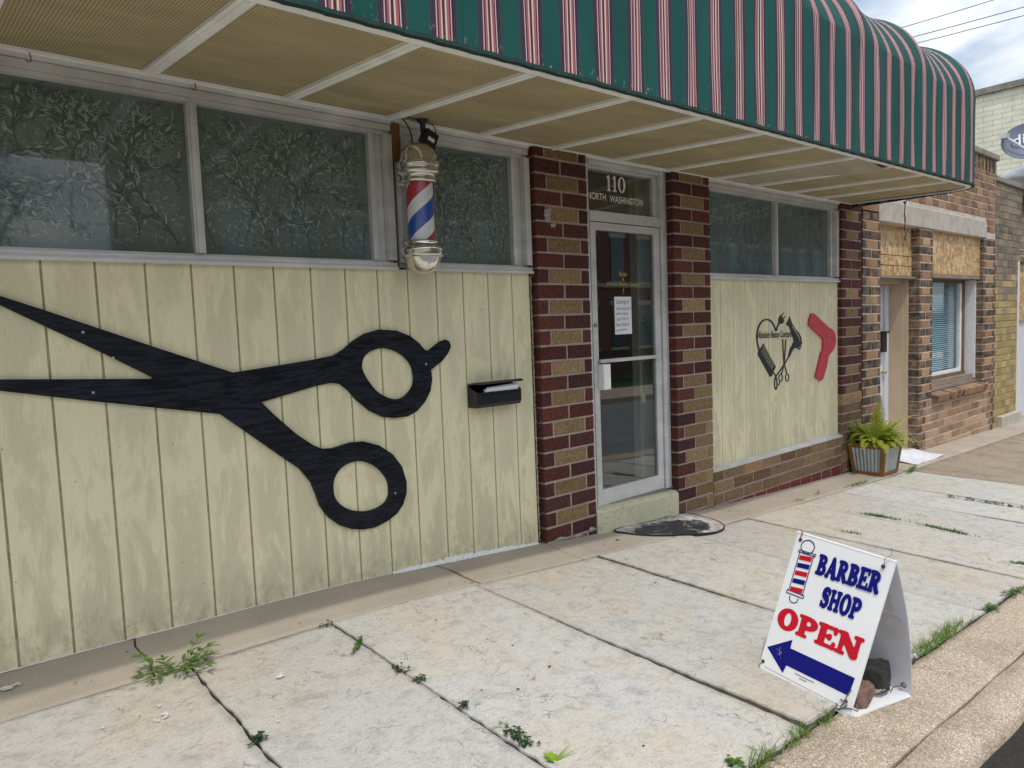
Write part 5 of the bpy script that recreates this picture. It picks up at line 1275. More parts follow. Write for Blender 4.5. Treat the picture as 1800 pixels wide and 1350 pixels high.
for (u, v) in ((.050, .955), (.912, .940), (.030, .060), (.930, .066)):
    mb = MB(); c_ = S(u, v, .001); P = [c_+us*math.cos(t)*.0062+vs*math.sin(t)*.0062 for t in np.linspace(0, 2*math.pi, 15)]; mb.tube(P, .0024, 6, cap=False); mb.add([c_+us*math.cos(t)*.005+vs*math.sin(t)*.005 for t in np.linspace(0, 2*math.pi, 13)[:-1]], [tuple(range(12))]); mb.build('eyelet', M['rust'], front)
mb = MB(); c_ = S(.925, .945, .002); mb.tube(smooth_open([c_, c_+Vector((.004, 0, .03)), S(.965, 1.0, .004)+VZ*.012, S(.955, 1.0, -.004)+VZ*.03, S(.962, 1.0, -.004)+VZ*.045]), .0013, 5); mb.build('wire_tie', M['steel'], sg)
mb = MB(); c_ = S(.05, .96, .003); mb.tube(smooth_open([c_, S(.052, .985, .005), S(.062, 1.0, .004)+VZ*.006, S(.04, 1., .002)+VZ*.008]), .002, 5); mb.build('string_tie', M['litter_red'], sg)
mb = MB(); c_ = S(.93, .066, .004); mb.tube(smooth_open([c_+vs*.05+us*.01, c_+vs*.02, c_, c_-vs*.03-us*.01, c_-vs*.015+us*.03, c_+us*.055-vs*.012, c_+us*.045+vs*.01]), .0022, 6); mb.tube(smooth_open([c_-us*.02, c_+us*.01-vs*.01, c_-vs*.04-us*.02, c_-vs*.02-us*.03]), .0025, 6); mb.build('wire_tie', M['steel'], sg)
mb = MB(); c_ = S(.03, .06, .003); mb.tube(smooth_open([c_, c_-vs*.02-us*.01, c_-vs*.035-us*.006]), .0018, 5); mb.build('wire_tie', M['steel'], sg)
mb = MB(); c_ = C0+Vector((-.006, .03, .03)); P = [c_+Vector((0, math.cos(t)*.009, math.sin(t)*.009)) for t in np.linspace(0, 2*math.pi, 13)]; mb.tube(P, .002, 5, cap=False); mb.tube(smooth_open([c_, c_+Vector((-.02, .03, -.012)), c_+Vector((-.05, .03, -.022))]), .0018, 5); mb.build('wire_tie', M['rust'], sg)
# faint lettering of the rear face showing through
mb = MB(); us2 = (C0-D0).normalized(); vs2 = (TR-C0).normalized()
def rb(u, v, o=-.0075):
    q = D0.lerp(C0, u).lerp(TL.lerp(TR, u), v); return q+nb*(.028*math.sin(math.pi*v)*u+o)
for ch, u0, uw, v0, vh in (('O', .72, .26, .40, .15), ('P', .45, .2, .42, .15), ('P', .74, .15, .60, .12)):
    f_, w_ = seriffed(ch); V, F = march(lambda a, b: f_(a, b)-.03, -.08, w_+.1, -.08, 1.08, 30, 30); mb.add([rb(u0+uw*(1-a), v0+vh*b) for a, b in V], F, 0)
mb.build('show_through_print', M['ghost'], back)
def rock(name, label, c, dims, seed, mat, rz=0., mi2=None):
    r = random.Random(seed); bm = bmesh.new(); bmesh.ops.create_icosphere(bm, subdivisions=4, radius=1.)
    pls = [(Vector((r.gauss(0, 1), r.gauss(0, 1), r.gauss(0, 1))).normalized(), r.uniform(.62, .9)) for _ in range(11)]+[(Vector(d), .72) for d in ((1, 0, 0), (-1, 0, 0), (0, 1, 0), (0, -1, 0), (0, 0, 1), (0, 0, -1))]
    rmz = Matrix.Rotation(rz, 3, 'Z')
    for v in bm.verts:
        q = v.co.normalized()*1.1
        for n_, d in pls:
            e = q.dot(n_)-d
            if e > 0: q = q-n_*e
        q = q+q*(.02*math.sin(q.x*17+seed)+.02*math.sin(q.y*19)+.015*math.sin(q.z*23)); q = Vector((q.x*dims[0], q.y*dims[1], q.z*dims[2])); v.co = rmz@q
    mn = min(v.co.z for v in bm.verts)
    for v in bm.verts: v.co.z -= mn
    me = bpy.data.meshes.new(name)
    for f in bm.faces:
        f.smooth = True
        if mi2 and (f.calc_center_median().x < -dims[0]*.2 and f.calc_center_median().z < dims[2]*.42): f.material_index = 1
    bm.to_mesh(me); bm.free(); [me.materials.append(q) for q in (mat if isinstance(mat, list) else [mat])]
    o = bpy.data.objects.new(name, me); o.location = c; COL.objects.link(o); return tag(o, label, 'rubble', 'broken masonry weighing down the sign')
bz = gz(2.3, -2.3)+.016
rock('rubble', 'blackened chunk with a pale mortar crust inside the A-frame sign, nearest its back corner', (2.375, -2.43, bz+.0), (.082, .085, .075), 3, [M['rock_dark'], M['rock_pale']], .2, True)
rock('rubble', 'reddish brown broken brick lying just behind the BARBER SHOP panel', (2.245, -2.43, bz), (.075, .075, .056), 5, M['rock_brown'], -.3)
rock('rubble', 'flat dark slab of rubble lying deepest and highest inside the sign', (2.37, -2.30, bz+.0), (.11, .13, .125), 9, M['rock_dark'], .5)

# ================================================================== WEEDS
WR = random.Random(33)
def leaf3(mb, b, d, L, w, up=VZ, fold=.25, n=4, curl=.3):
    d = Vector(d).normalized(); s = d.cross(up); s = s.normalized() if s.length > 1e-4 else Vector((1, 0, 0)); nn = s.cross(d); C_ = []; A = []; B = []
    q = Vector(b)
    for i in range(n+1):
        t = i/n; h = w*.5*math.sin(math.pi*(t**.75))**.9+.0002; C_.append(q.copy()); A.append(q+s*h+nn*h*fold); B.append(q-s*h+nn*h*fold)
        q = q+(d-nn*curl*t).normalized()*L/n
    m_ = n+1; mb.add(C_+A+B, [(i, i+1, m_+i+1, m_+i) for i in range(n)]+[(2*m_+i, 2*m_+i+1, i+1, i) for i in range(n)], smooth=True)
def blade(mb, b, az, L, w, lean, bend):
    q = Vector(b); el = lean; P = []; n = 5
    s = Vector((-math.sin(az), math.cos(az), 0))
    for i in range(n+1):
        ww = w*(1-i/n)**.7*.5+.0002; P += [q+s*ww, q-s*ww]; q = q+Vector((math.cos(az)*math.cos(el), math.sin(az)*math.cos(el), math.sin(el)))*L/n; el -= bend/n
    mb.add(P, [(2*i, 2*i+1, 2*i+3, 2*i+2) for i in range(n)], smooth=True)
def tuft(px, py, n, h, label, spread=.03, mat='grass', stretch=None, w=.0042, group=None, name='grass_tuft'):
    c = on_ground(px, py); mb = MB()
    for i in range(n):
        o_ = WR.gauss(0, spread); p = WR.gauss(0, min(.012, spread*.3)); dx, dy = (stretch or (1, 0)); x, y = c.x+dx*o_-dy*p, c.y+dy*o_+dx*p
        blade(mb, (x, y, gz(x, y)-.006), WR.uniform(0, 6.28), h*WR.uniform(.4, 1.15), w*WR.uniform(.6, 1.2), WR.uniform(.5, 1.5), WR.uniform(.3, 1.7))
    return tag(mb.build(name, M[mat], loc=c, fix=False), label, 'weed', group)
def cloverw(px, py, n, label, L=.10, along=(0, 1), size=.011, mat='clover', name='creeping_weed'):
    c = on_ground(px, py); mb = MB()
    for i in range(n):
        t = WR.uniform(-.5, .5)*L; p = WR.gauss(0, .014); x, y = c.x+along[0]*t+along[1]*p, c.y+along[1]*t+along[0]*p; h = WR.uniform(.004, .022); z = gz(x, y)
        a0 = WR.uniform(0, 6.28)
        for k in range(3):
            a = a0+k*2.1; leaf3(mb, (x, y, z+h), (math.cos(a), math.sin(a), WR.uniform(-.1, .45)), size*WR.uniform(.7, 1.2), size*.8, n=3, curl=.1)
        mb.tube([(x+WR.uniform(-.006, .006), y, z-.004), (x, y, z+h)], .0006, 3, cap=False)
    return tag(mb.build(name, M[mat], loc=c, fix=False), label, 'weed')
def bigweed():
    c = on_ground(305, 1182); mb = MB()
    for az, L, lf, nl in ((.25, .19, .45, 5), (.6, .15, .75, 4), (-.25, .12, .5, 4), (1.5, .08, .6, 3), (2.9, .15, .2, 4), (3.5, .10, .2, 3), (-1.2, .10, .45, 3), (-.7, .13, .3, 3), (.1, .12, .3, 4), (2.2, .12, .8, 4)):
        q = Vector((c.x+WR.gauss(0, .02), c.y+WR.gauss(0, .006), c.z)); el = lf; P = [q.copy()]; a = az
        for i in range(nl):
            q = q+Vector((math.cos(a)*math.cos(el), math.sin(a)*math.cos(el), math.sin(el)))*L/nl; P.append(q.copy()); el -= .1
            for s in (-1, 1):
                if i == 0 and s > 0: continue
                aa = a+s*WR.uniform(.6, 1.0); leaf3(mb, q, (math.cos(aa), math.sin(aa), WR.uniform(.1, .5)), WR.uniform(.04, .065), WR.uniform(.011, .016), n=5, curl=.5)
        leaf3(mb, q, (math.cos(a), math.sin(a), .3), .055, .013, n=5, curl=.5); mb.tube(P, .0016, 4, cap=False)
    return tag(mb.build('leafy_weed', M['weed'], loc=c, fix=False), 'large leafy weed sprouting where two slab joints meet below the scissors blades', 'weed')
bigweed()
JY = (0, 1)
cloverw(455, 1302, 20, 'dark green rosette on the leftmost slab joint, below the large leafy weed', .05, JY, .012)
cloverw(630, 1137, 26, 'small broad-leaved weed at the wall end of the second slab joint', .10, (.6, .8), .013, 'weed')
cloverw(700, 1178, 22, 'creeping weed strung along the second slab joint, nearest the broad-leaved one', .09, JY, .010)
cloverw(738, 1197, 16, 'short creeping weed in the second slab joint, between two longer ones', .06, JY, .010)
cloverw(815, 1244, 14, 'lone tiny clover clump midway down the second slab joint', .03, JY, .010)
cloverw(915, 1302, 48, 'dense grey-green clover patch just below the wispy grass tuft in the second joint', .14, JY, .011)
tuft(885, 1280, 26, .055, 'wispy grass tuft in the second slab joint above the clover patch', .022, 'grass', JY, .0028)
cloverw(572, 1101, 14, 'tiny row of leaves at the corner between strip and slabs under the lower scissors ring', .07, (1, .1), .009)
def dock():
    c = on_ground(975, 1340); mb = MB()
    for a, L in ((1.9, .05), (1.3, .042), (2.7, .035), (.6, .03), (2.2, .035)): leaf3(mb, (c.x, c.y, c.z), (math.cos(a), math.sin(a), .75), L, .026, n=6, curl=.6, fold=.35)
    for a in (-.2, .2): blade(mb, c, a, .10, .008, .35, .5)
    return tag(mb.build('leafy_weed', M['lime'], loc=c, fix=False), 'bright lime-green weed with crinkled leaves at the bottom edge of the pavement', 'weed')
dock()
tuft(500, 1322, 0, .0, '', .01) if False else None
cloverw(1290, 1346, 22, 'upright small-leaved weed on the pale slab beside the kerb, lowest in view', .05, (1, 0), .012, 'weed')
tuft(1342, 1338, 70, .085, 'thick grass tuft between slab and kerb at the bottom edge', .05, 'grass', (.95, .1))
tuft(1405, 1295, 90, .065, 'matted grass clump at the slab corner just below the sign', .055, 'grass', (.9, .1))
tuft(1452, 1268, 46, .07, 'grass tuft touching the front corner of the white sign', .035, 'grass', (.9, .1))
tuft(1660, 1118, 260, .075, 'long ragged grass clump along the kerb joint behind the sign', .16, 'grass', (.99, .02))
tuft(1625, 1142, 150, .055, 'low grass clump along the kerb joint right beside the sign', .07, 'grass', (.99, .02))
cloverw(1742, 1072, 30, 'green mat of weed where the pale joint meets the kerb, above the ragged grass', .10, (1, 0), .014, 'weed')
cloverw(1782, 1043, 40, 'brown-tipped weed mat at the kerb joint by the right edge', .22, (1, 0), .015, 'weed')
tuft(1755, 990, 14, .07, 'pale wiry grass sprig on the slab near the right edge', .05, 'grass', (.2, 1))
cloverw(1795, 993, 26, 'small clover clump at the right edge of the pavement', .12, (0, 1), .016, 'weed')
tuft(1545, 908, 330, .04, 'largest green grass patch on the cross joint behind the sign', .085, 'weed', (-.1, 1), .007)
tuft(1660, 930, 260, .034, 'grass patch farther right on the cross joint behind the sign', .09, 'weed', (.1, 1), .007)
tuft(1497, 938, 200, .034, 'small grass patch in the slab just above the top of the sign', .05, 'weed', (-.2, 1), .006)
tuft(1250, 1041, 50, .035, 'grass sprig on the slab joint to the left of the sign', .06, 'grass', (0, 1), .004)
tuft(1603, 826, 300, .05, 'grass clump at the corner of the slabs beside the planter', .13, 'grass', (1, .2), .006)
tuft(1508, 852, 220, .05, 'grass clump in the strip joint just below the planter', .12, 'grass', (1, 0), .006)
tuft(1405, 881, 40, .06, 'sparse grass tuft in the strip joint, second from the planter', .05, 'grass', (1, 0), .005)
tuft(1436, 869, 26, .075, 'spiky grass sprig in the strip joint between two other tufts', .04, 'grass', (1, 0), .004)
cloverw(1745, 886, 60, 'thin green growth filling the far slab joint at the right', .75, (.05, 1), .02, 'clover')
cloverw(1795, 1340, 0, 'x') if False else None
# litter: bits of dry leaf and grit, scattered
mb = MB(); LR = random.Random(8)
for i in range(70):
    x = LR.uniform(-.3, 6.5); y = LR.choice((LR.uniform(-.42, -.03), LR.uniform(-2.3, -.5))); s = LR.uniform(.004, .011); a = LR.uniform(0, 6.28); mi = LR.choice((0, 1, 1, 2))
    if y > -.44: mi = LR.choice((0, 0, 1))
    P = [(x+math.cos(a+k*1.26)*s*LR.uniform(.5, 1.2), y+math.sin(a+k*1.26)*s*LR.uniform(.3, .8), gz(x, y)+.006+LR.uniform(0, .004)) for k in range(5)]; mb.add(P, [(0, 1, 2, 3, 4)], mi)
struct(mb.build('leaf_litter', [M['litter_red'], M['litter_brown'], M['rock_dark']]), 'stuff')
mb = MB(); PR = random.Random(15)
for px, py, s_ in ((490, 1192, .020), (498, 1187, .012), (287, 1262, .016), (279, 1268, .010), (180, 1282, .008), (283, 1243, .008), (490, 1270, .008), (10, 1213, .026), (25, 1208, .018), (860, 1230, .006)):
    c = on_ground(px, py); n = 13
    for k in range(3):
        x, y = c.x+PR.gauss(0, s_*.6), c.y+PR.gauss(0, s_*.5); r_ = s_*PR.uniform(.4, .9); mb.add([(x+r_*PR.uniform(.5, 1.2)*math.cos(6.283*i/n), y+r_*.7*PR.uniform(.5, 1.2)*math.sin(6.283*i/n), gz(x, y)+.0085+.0004*k) for i in range(n)], [tuple(range(n))])
struct(mb.build('paint_splatter', M['white_paint']), 'stuff')
def stone(px, py, label, s=.016):
    c = on_ground(px, py); mb = MB(); mb.lathe((c.x, c.y, c.z), [(0, s*.7), (s*.6, s*.6), (s, s*.25), (s*.8, -.003)], 9); tag(mb.build('pebble', M['litter_brown'], loc=c), label, 'pebble')
stone(1085, 950, 'brown pebble on the strip at the left tip of the pink doormat', .014)
stone(901, 1136, 'dark pebble lying alone in the middle of the large pale slab', .009)

# ================================================================== NEIGHBOUR: TAN BRICK BUILDING
nb_ = thing('brick_building', 'tan and brown brick building with boarded transoms, a concrete lintel and a white door', 'building', (10.2, 0, 0))
ZR2 = 2.579
mb = MB()
pier(mb, 7.872, 8.352, 2.70, -.35, PY, DKB, ORG, 1, depth=.40, zref=ZR2, low=lambda zt, c: c)
mb.box(7.878, 8.346, PY+MY, .34, -.45, 2.70, 1)
mb.build('brick_pier', [M['brick2'], M['mortar_light']], nb_, col=True)
mb = MB()
pier(mb, 9.548, 9.99, 2.60, .40, PY, DKB, ORG, 0, depth=.36, zref=ZR2, low=lambda zt, c: c)
mb.box(9.555, 9.984, PY+MY, .36, -.45, 2.60, 1)
mb.build('brick_pier', [M['brick2'], M['mortar_light']], nb_, col=True)
mb = MB()
pier(mb, 12.06, 12.60, 2.60, .40, PY, DKB, BRN[:2]+ORG, 0, depth=.30, zref=ZR2)
mb.box(12.067, 12.594, PY+MY, .34, -.6, 2.60, 1)
mb.build('brick_pier', [M['brick2'], M['mortar_light']], nb_, col=True)
def mat_lowbrick(): return mat_brick('mortar_smeared_brick', smear=(.46, .36, .28))
mb = MB(); running(mb, 9.79, 12.36, .40, -.62, PY, [(.42, .255, .145), (.48, .31, .19), (.37, .215, .12), (.54, .37, .24), (.30, .17, .10)], .33, zref=ZR2)
k = 0
for i in range(9):
    zt = ZR2-.1062*(21+i)+.0; 
    for a, b in ((9.548, 9.66 if i % 2 else 9.78), (12.37 if i % 2 else 12.49, 12.60)): brick(mb, a, b, zt-.0932, zt, PY, DKB, .36 if a < 10 else .3)
    if i % 2:
        brick(mb, 9.672, 9.78, zt-.0932, zt, PY, BRN, .1)
    else: brick(mb, 12.37, 12.478, zt-.0932, zt, PY, BRN, .1)
mb.box(9.562, 12.586, PY+MY+.0005, .29, -.7, .40, 1)
mb.build('brick_base', [mat_lowbrick(), M['mortar_light']], nb_, col=True)
mb = MB(); x = 9.97   # sloping sill of bricks on edge
sl_ = Matrix.Rotation(math.radians(12), 3, 'X')
while x < 12.1:
    c_ = pick(BRN+DKB[:2]); mb.box(x, x+.084, -.125, .16, .335, .428, 0, c_, rot=sl_, piv=(x, .05, .42)); x += .102
mb.box(9.98, 12.09, -.115, .15, .34, .42, 1, rot=sl_, piv=(11, .05, .42))
mb.build('brick_sill', [M['brick2'], M['mortar_light']], nb_, col=True)
mb = MB(); running(mb, 7.872, 12.60, 3.80, 2.60, PY, BRN, .235, zref=ZR2, holes=((8.30, 12.15, 2.595, 2.86), (12.15, 12.6, 2.0, 2.61), (7.872, 8.352, 2.0, 2.71)))
# soldier and header bands under the parapet cap
for k in range(28):
    xa = 7.9+k*.167; brick(mb, xa, xa+.07, 3.62, 3.80, PY-.012, DKB, .09)
mb.box(7.878, 12.594, PY+MY, .3, 2.60, 3.80, 1)
mb.build('upper_wall', [M['brick2'], M['mortar_light']], nb_, col=True)
mb = MB(); mb.box(12.3, 12.595, .3, 9, -.6, 3.8); mb.box(7.872, 12.595, 8.8, 9, -.6, 3.8); mb.box(8.0, 12.4, .3, 8.9, 3.3, 3.45); mb.build('roof', M['roof'], nb_)
mb = MB(); mb.cbox(7.86, 12.635, -.085, .32, 3.802, 3.895, .012); mb.build('parapet_cap', M['cap'], nb_)
def lint():
    mb = MB(); x0, x1 = 8.302, 12.148; n = 40; r = random.Random(2)
    mb.cbox(x0, x1, -.058, .3, 2.603, 2.852, .008); return mb
lint().build('lintel', M['lintel'], nb_)
mb = MB(); mb.box(8.36, 9.545, .055, .07, 2.245, 2.600); mb.build('osb_board', M['osb'], nb_)
mb = MB(); mb.box(8.36, 9.545, .050, .066, 2.118, 2.236); mb.box(8.36, 8.97, .056, .068, 1.985, 2.112); mb.box(8.985, 9.545, .050, .066, 1.992, 2.112); mb.build('osb_board', M['osb'], nb_)
mb = MB(); mb.box(9.995, 12.055, .003, .018, 2.035, 2.600); mb.build('osb_board', M['osb'], nb_)
mb = MB(); mb.box(8.355, 9.545, .0, .30, 1.955, 1.982); mb.box(9.995, 12.055, .0, .22, 1.985, 2.032); mb.build('old_head_board', M['old_wood'], nb_)
mb = MB(); mb.box(8.355, 8.40, .09, .31, -.4, 1.953); mb.box(9.50, 9.545, .082, .31, -.4, 1.953); mb.box(8.401, 9.499, .14, .31, 1.90, 1.953); mb.box(9.482, 9.4995, .13, .31, -.4, 1.899); mb.build('door_lining', M['beige'], nb_)
mb = MB(); mb.box(8.41, 9.36, .33, .37, -.3, 1.895); mb.cbox(8.52, 9.22, .322, .331, 1.0, 1.75, .012); mb.cbox(8.52, 9.22, .322, .331, -.05, .85, .012); mb.box(9.362, 9.372, .345, .37, -.3, 1.895, 1); mb.box(9.374, 9.475, .30, .37, -.3, 1.895)
wd = mb.build('door', [M['white_door'], M['black_matt']], nb_)
mb = MB(); mb.lathe((9.33, .33, .76), [(0, .06), (.022, .058), (.03, .045), (.026, .03), (.012, .02), (.012, .008), (.03, .004), (.032, 0)], 18, mat=Matrix.Rotation(math.pi/2, 3, 'X')); mb.build('knob', M['brass'], wd)
mb = MB(); mb.box(8.36, 9.54, .0, .34, -.34, -.262); mb.build('threshold', M['lintel'], nb_)
# window
mb = MB(); mb.box(11.93, 11.985, .175, .26, .60, 1.984); mb.box(9.995, 10.05, .175, .26, .60, 1.984); mb.box(10.052, 11.928, .19, .26, 1.94, 1.984); mb.box(9.995, 11.985, .16, .27, .555, .598)
wn = mb.build('window', M['wood_brown'], nb_)
mb = MB(); mb.box(11.99, 12.055, .045, .2, .49, 1.98); mb.build('frame', M['white_paint'], wn)
mb = MB(); mb.box(11.86, 11.926, .20, .25, .60, 1.938); mb.box(10.054, 10.10, .20, .25, .60, 1.938); mb.box(10.10, 11.86, .20, .25, .60, .645); mb.build('sash', M['white_trim'], wn)
mb = MB(); mb.box(10.1, 11.86, .222, .226, .645, 1.938); mb.build('pane', M['glass2'], wn)
mb = MB(); z = .66
while z < 1.93:
    mb.add([(10.11, .275, z), (11.85, .275, z), (11.85, .286, z+.018), (10.11, .286, z+.018)], [(0, 1, 2, 3)]); z += .030
mb.build('blind', M['blind'], wn)
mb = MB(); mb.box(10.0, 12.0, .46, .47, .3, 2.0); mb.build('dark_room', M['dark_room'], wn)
mb = MB(); mb.box(9.995, 12.055, .06, .28, .47, .553); mb.box(10.0, 12.05, .02, .16, .432, .468); mb.build('old_sill', M['old_wood'], nb_)
bmx = thing('mailbox', 'small black letter box fixed in the white door recess, beside the tan brick pier', 'mailbox', (8.47, .30, 1.0))
q = at(1554, 592, 1, .30); mb = MB(); mb.cbox(q.x-.14, q.x-.015, .255, .325, 1.02, 1.27, .006); mb.build('box', M['black_matt'], bmx)
mb = MB(); mb.box(q.x-.15, q.x+.02, .235, .325, 1.272, 1.29); mb.build('lid', M['black_matt'], bmx)

# ================================================================== YELLOW BRICK BUILDING
yb = thing('brick_building', 'yellow and grey brick building with a white door frame at the right edge', 'building', (13.6, 0, 0))
mb = MB(); BR.seed(77)
def yel(z): return YEL if z < 1.75 else (GRY if z > 2.1 else YEL[2:]+GRY[:3])
k = 0; z = 3.50
while z > -.6:
    zt = z; zb = zt-.098; x = 12.645
    if k % 2 == 0: brick(mb, 12.645, 12.77, zb, zt, PY+.03, DKB if z < 2.2 else GRY, .12); x = 12.782
    off = 0 if k % 2 else .11
    first = True
    while x < 13.93 if z < 2.36 else x < 16.:
        w_ = (.235 if not (first and off) else .12); xe = min(x+w_, 13.93 if z < 2.36 else 16.); brick(mb, x, xe-.011, zb, zt, PY+.03, yel(z), .12); x += w_; first = False
    z -= .109; k += 1
mb.box(12.64, 13.92, PY+.038, .3, -.7, 3.51, 1); mb.box(13.92, 16, PY+.038, .3, 2.36, 3.51, 1); mb.box(12.61, 12.643, -.0, .3, -.6, 3.7, 1)
mb.build('brick_wall', [M['brick2'], M['mortar_grey']], yb, col=True)
mb = MB(); mb.cbox(12.615, 16., -.05, .35, 3.515, 3.60, .01); mb.build('parapet_cap', M['cap'], yb)
mb = MB(); mb.cbox(12.9, 13.93, -.10, .0, -.6, -.215, .01); mb.build('base_block', M['lintel'], yb)
mb = MB(); mb.box(13.935, 14.03, -.02, .2, -.5, 2.35); mb.box(14.035, 15.9, -.015, .2, 2.36, 2.56); mb.build('door_frame', M['white_paint'], yb)
mb = MB(); mb.box(14.035, 15.9, .05, .08, 1.30, 2.355); mb.build('osb_board', M['osb'], yb)
mb = MB(); mb.box(14.035, 15.9, .09, .12, -.5, 1.30); mb.build('door', M['white_door'], yb)
mb = MB(); mb.box(12.65, 16, .3, 8, 3.05, 3.2); mb.build('roof', M['roof'], yb)
tb = thing('painted_building', 'tall building with a pale yellow painted brick side wall behind the roofs', 'building', (18, 4, 0))
mb = MB(); mb.box(16.02, 24, -.2, 14, -1, 5.72); mb.build('wall', M['painted_brick'], tb)
mb = MB(); mb.cbox(15.96, 24.05, -.26, 14.05, 5.725, 5.84, .01); mb.build('parapet_cap', M['cap'], tb)
# white roof dome
q = at(1797, 300, 0, 14.4); mb = MB(); mb.lathe((14.4, q.y, 0), [(0, 3.94), (.10, 3.935), (.22, 3.90), (.30, 3.84), (.33, 3.77), (.31, 3.74), (.2, 3.72), (.2, 3.2)], 28)
tag(mb.build('roof_vent', M['white_dome'], loc=(14.4, q.y, 3.2)), 'white domed roof vent below the satellite dish', 'roof vent')

# ================================================================== SATELLITE DISH
dX = 14.0; dc = at(1812, 246, 0, dX)
ds = thing('satellite_dish', 'grey satellite dish with a pale feed arm on the neighbouring roof', 'satellite dish', (dX, dc.y, 3.2))
dn = Vector((-.72, -.55, .42)).normalized(); du = dn.cross(VZ).normalized(); dv = du.cross(dn)
if du.x < 0: du = -du
dv = dn.cross(du); dv = dv if dv.z > 0 else -dv
def dishm(s_, t_): return dc+(du*math.cos(.35)+dv*math.sin(.35))*(s_*.46)+(dv*math.cos(.35)-du*math.sin(.35))*(t_*.34)+dn*(.09*(s_*s_+t_*t_)-.09)
mb = MB(); mb.add([dishm(0, 0)], []); 
mb.grid(40, 8, lambda u, v: dishm(v*math.cos(2*math.pi*u), v*math.sin(2*math.pi*u))); mb.grid(40, 8, lambda u, v: dishm(v*math.cos(2*math.pi*u), v*math.sin(2*math.pi*u))-dn*.012)
mb.build('reflector', M['dish'], ds)
mb = MB(); text_mesh(mb, 'dish', dc+du*-.27+dv*-.08-dn*.02, (du+dv*.25).normalized(), dv, .50, .19, 0, shear=.1, bold=.01); mb.build('lettering', M['dish_white'], ds)
lnb = at(1765, 240, 0, dX-.35); mb = MB(); base = dc-dv*.30
mb.tube([base, lnb.lerp(base, .12)], .026, 8); mb.build('feed_arm', M['dish_white'], ds)
fd = (lnb-base).normalized(); mb = MB(); sd = fd.cross(VZ).normalized()
for o_ in (-.05, .05): mb.tube([lnb+sd*o_-fd*.03+VZ*.02, lnb+sd*o_+Vector((.11, .02, .03))], [.04, .03], 10)
mb.box(lnb.x-.06, lnb.x+.06, lnb.y-.05, lnb.y+.05, lnb.z-.035, lnb.z+.04); mb.build('receiver', M['dish_white'], ds)
mb = MB(); mb.tube([dc-dn*.09, dc-dn*.16-VZ*.2, (dc.x+.15, dc.y+.1, 3.15)], .022, 8); mb.build('mast', M['steel'], ds)
mb = MB(); mb.tube(smooth_open([base, base+Vector((-.05, .03, -.12)), base+Vector((-.1, .05, -.25)), (dc.x, dc.y+.1, 3.25)]), .007, 5); mb.build('cable', M['wire'], ds)

# ================================================================== OVERHEAD CABLES
for (a, b), lb in ((((1600, 45), (1745, 0)), 'uppermost of the three thin cables crossing the cloudy sky'), (((1612, 64), (1800, 12)), 'middle one of the three thin cables crossing the cloudy sky'), (((1618, 75), (1800, 27)), 'lowest of the three thin cables crossing the cloudy sky')):
    p0, p1 = at(*a, 0, 24), at(*b, 0, 24); d = p1-p0; q0, q1 = p0-d*4, p1+d*5; mb = MB()
    mb.tube([q0.lerp(q1, t)-VZ*(.35*math.sin(math.pi*t)-.35*math.sin(math.pi*.45)) for t in np.linspace(0, 1, 24)], .011, 5)
    tag(mb.build('overhead_cable', M['wire'], loc=p0), lb, 'cable', 'cables over the street')

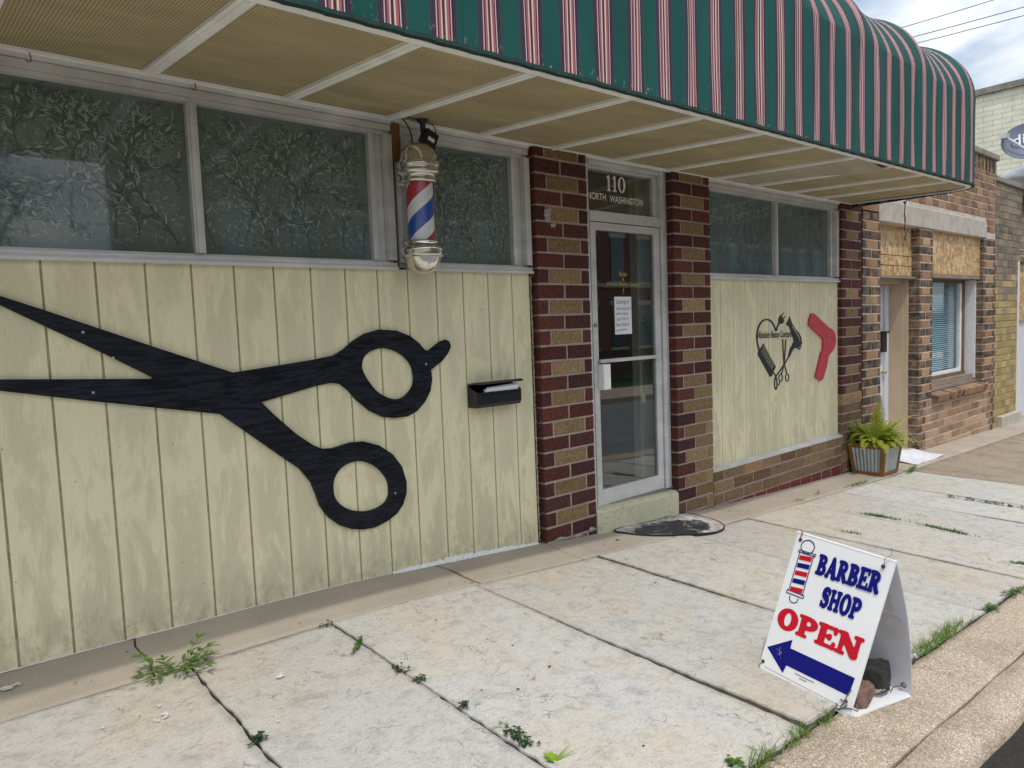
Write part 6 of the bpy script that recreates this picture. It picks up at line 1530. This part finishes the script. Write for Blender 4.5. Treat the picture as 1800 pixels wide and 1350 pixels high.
# ================================================================== ACROSS THE STREET (seen in the glass)
ob = thing('brick_building', 'dark red brick building reflected in the glass of the entrance door', 'building', (22, -16.2, -.8))
mb = MB(); mb.box(5.3, 44, -24, -16.2, -1.5, 7.6); mb.build('wall', M['opp_brick'], ob)
mb = MB(); mb.box(5.2, 44.1, -24.1, -16.1, 7.605, 7.85); mb.build('cornice', M['cap'], ob)
mb = MB(); mb.box(5.3, 44, -16.2+.002, -16.13, 3.05, 3.2); mb.build('string_course', M['lintel'], ob)
WG = mat_film('reflected_window_glass', (.10, .14, .16))
x = 6.4
while x < 42:
    for z0_, z1_ in ((3.3, 5.1), (.55, 2.3)):
        mb = MB(); mb.box(x, x+.8, -16.198, -16.15, z0_, z1_); w_ = mb.build('window', WG, ob)
        mb = MB(); mb.box(x-.1, x+.9, -16.198, -16.12, z1_+.002, z1_+.2); mb.box(x-.1, x+.9, -16.198, -16.1, z0_-.12, z0_-.002); mb.build('stone_trim', M['lintel'], w_)
    x += 1.75
fc = thing('iron_fence', 'black iron picket fence across the street, seen only as a reflection in the door glass', 'fence', (20, -12, -.6))
mb = MB()
for z in (.15, 1.05):
    mb = MB(); mb.grid(50, 1, lambda u, v, z=z: (4+36*u, -12, gz(4+36*u, -2.85)+z+.05*v), smooth=False); mb.build('rail', M['fence'], fc)
mb = MB(); x = 4.
while x < 40: zz_ = gz(x, -2.85); mb.box(x, x+.024, -12.012, -11.988, zz_-.05, zz_+1.2); x += .14
mb.build('pickets', M['fence'], fc)
tr = thing('tree', 'leafy tree across the street, seen only as a reflection in the left window', 'tree', (1.6, -17, -.6))
mb = MB(); mb.tube(smooth_open([(.9, -17, -.8), (.95, -17, 1.5), (1.0, -17.1, 3.2), (1.1, -17, 4.6)]), [.22]*5+[.18]*5+[.12]*6, 10); mb.tube([(1.0, -17.1, 3.2), (2.1, -16.6, 5.2)], [.1, .03], 6); mb.tube([(.98, -17.1, 2.8), (-.4, -17.4, 4.9)], [.1, .03], 6); mb.build('trunk', M['bark'], tr)
mb = MB(); r = random.Random(9)
for i in range(70):
    c_ = Vector((r.gauss(.9, .85), r.gauss(-17, .8), r.gauss(5.2, .55)))
    for k in range(42):
        q = c_+Vector((r.gauss(0, .22), r.gauss(0, .22), r.gauss(0, .18))); a, b = Vector((r.gauss(0, 1), r.gauss(0, 1), r.gauss(0, 1))).normalized()*.055, Vector((r.gauss(0, 1), r.gauss(0, 1), r.gauss(0, 1))).normalized()*.04
        mb.add([q-a, q+b, q+a, q-b], [(0, 1, 2, 3)])
mb.build('crown', M['crown'], tr, fix=False)
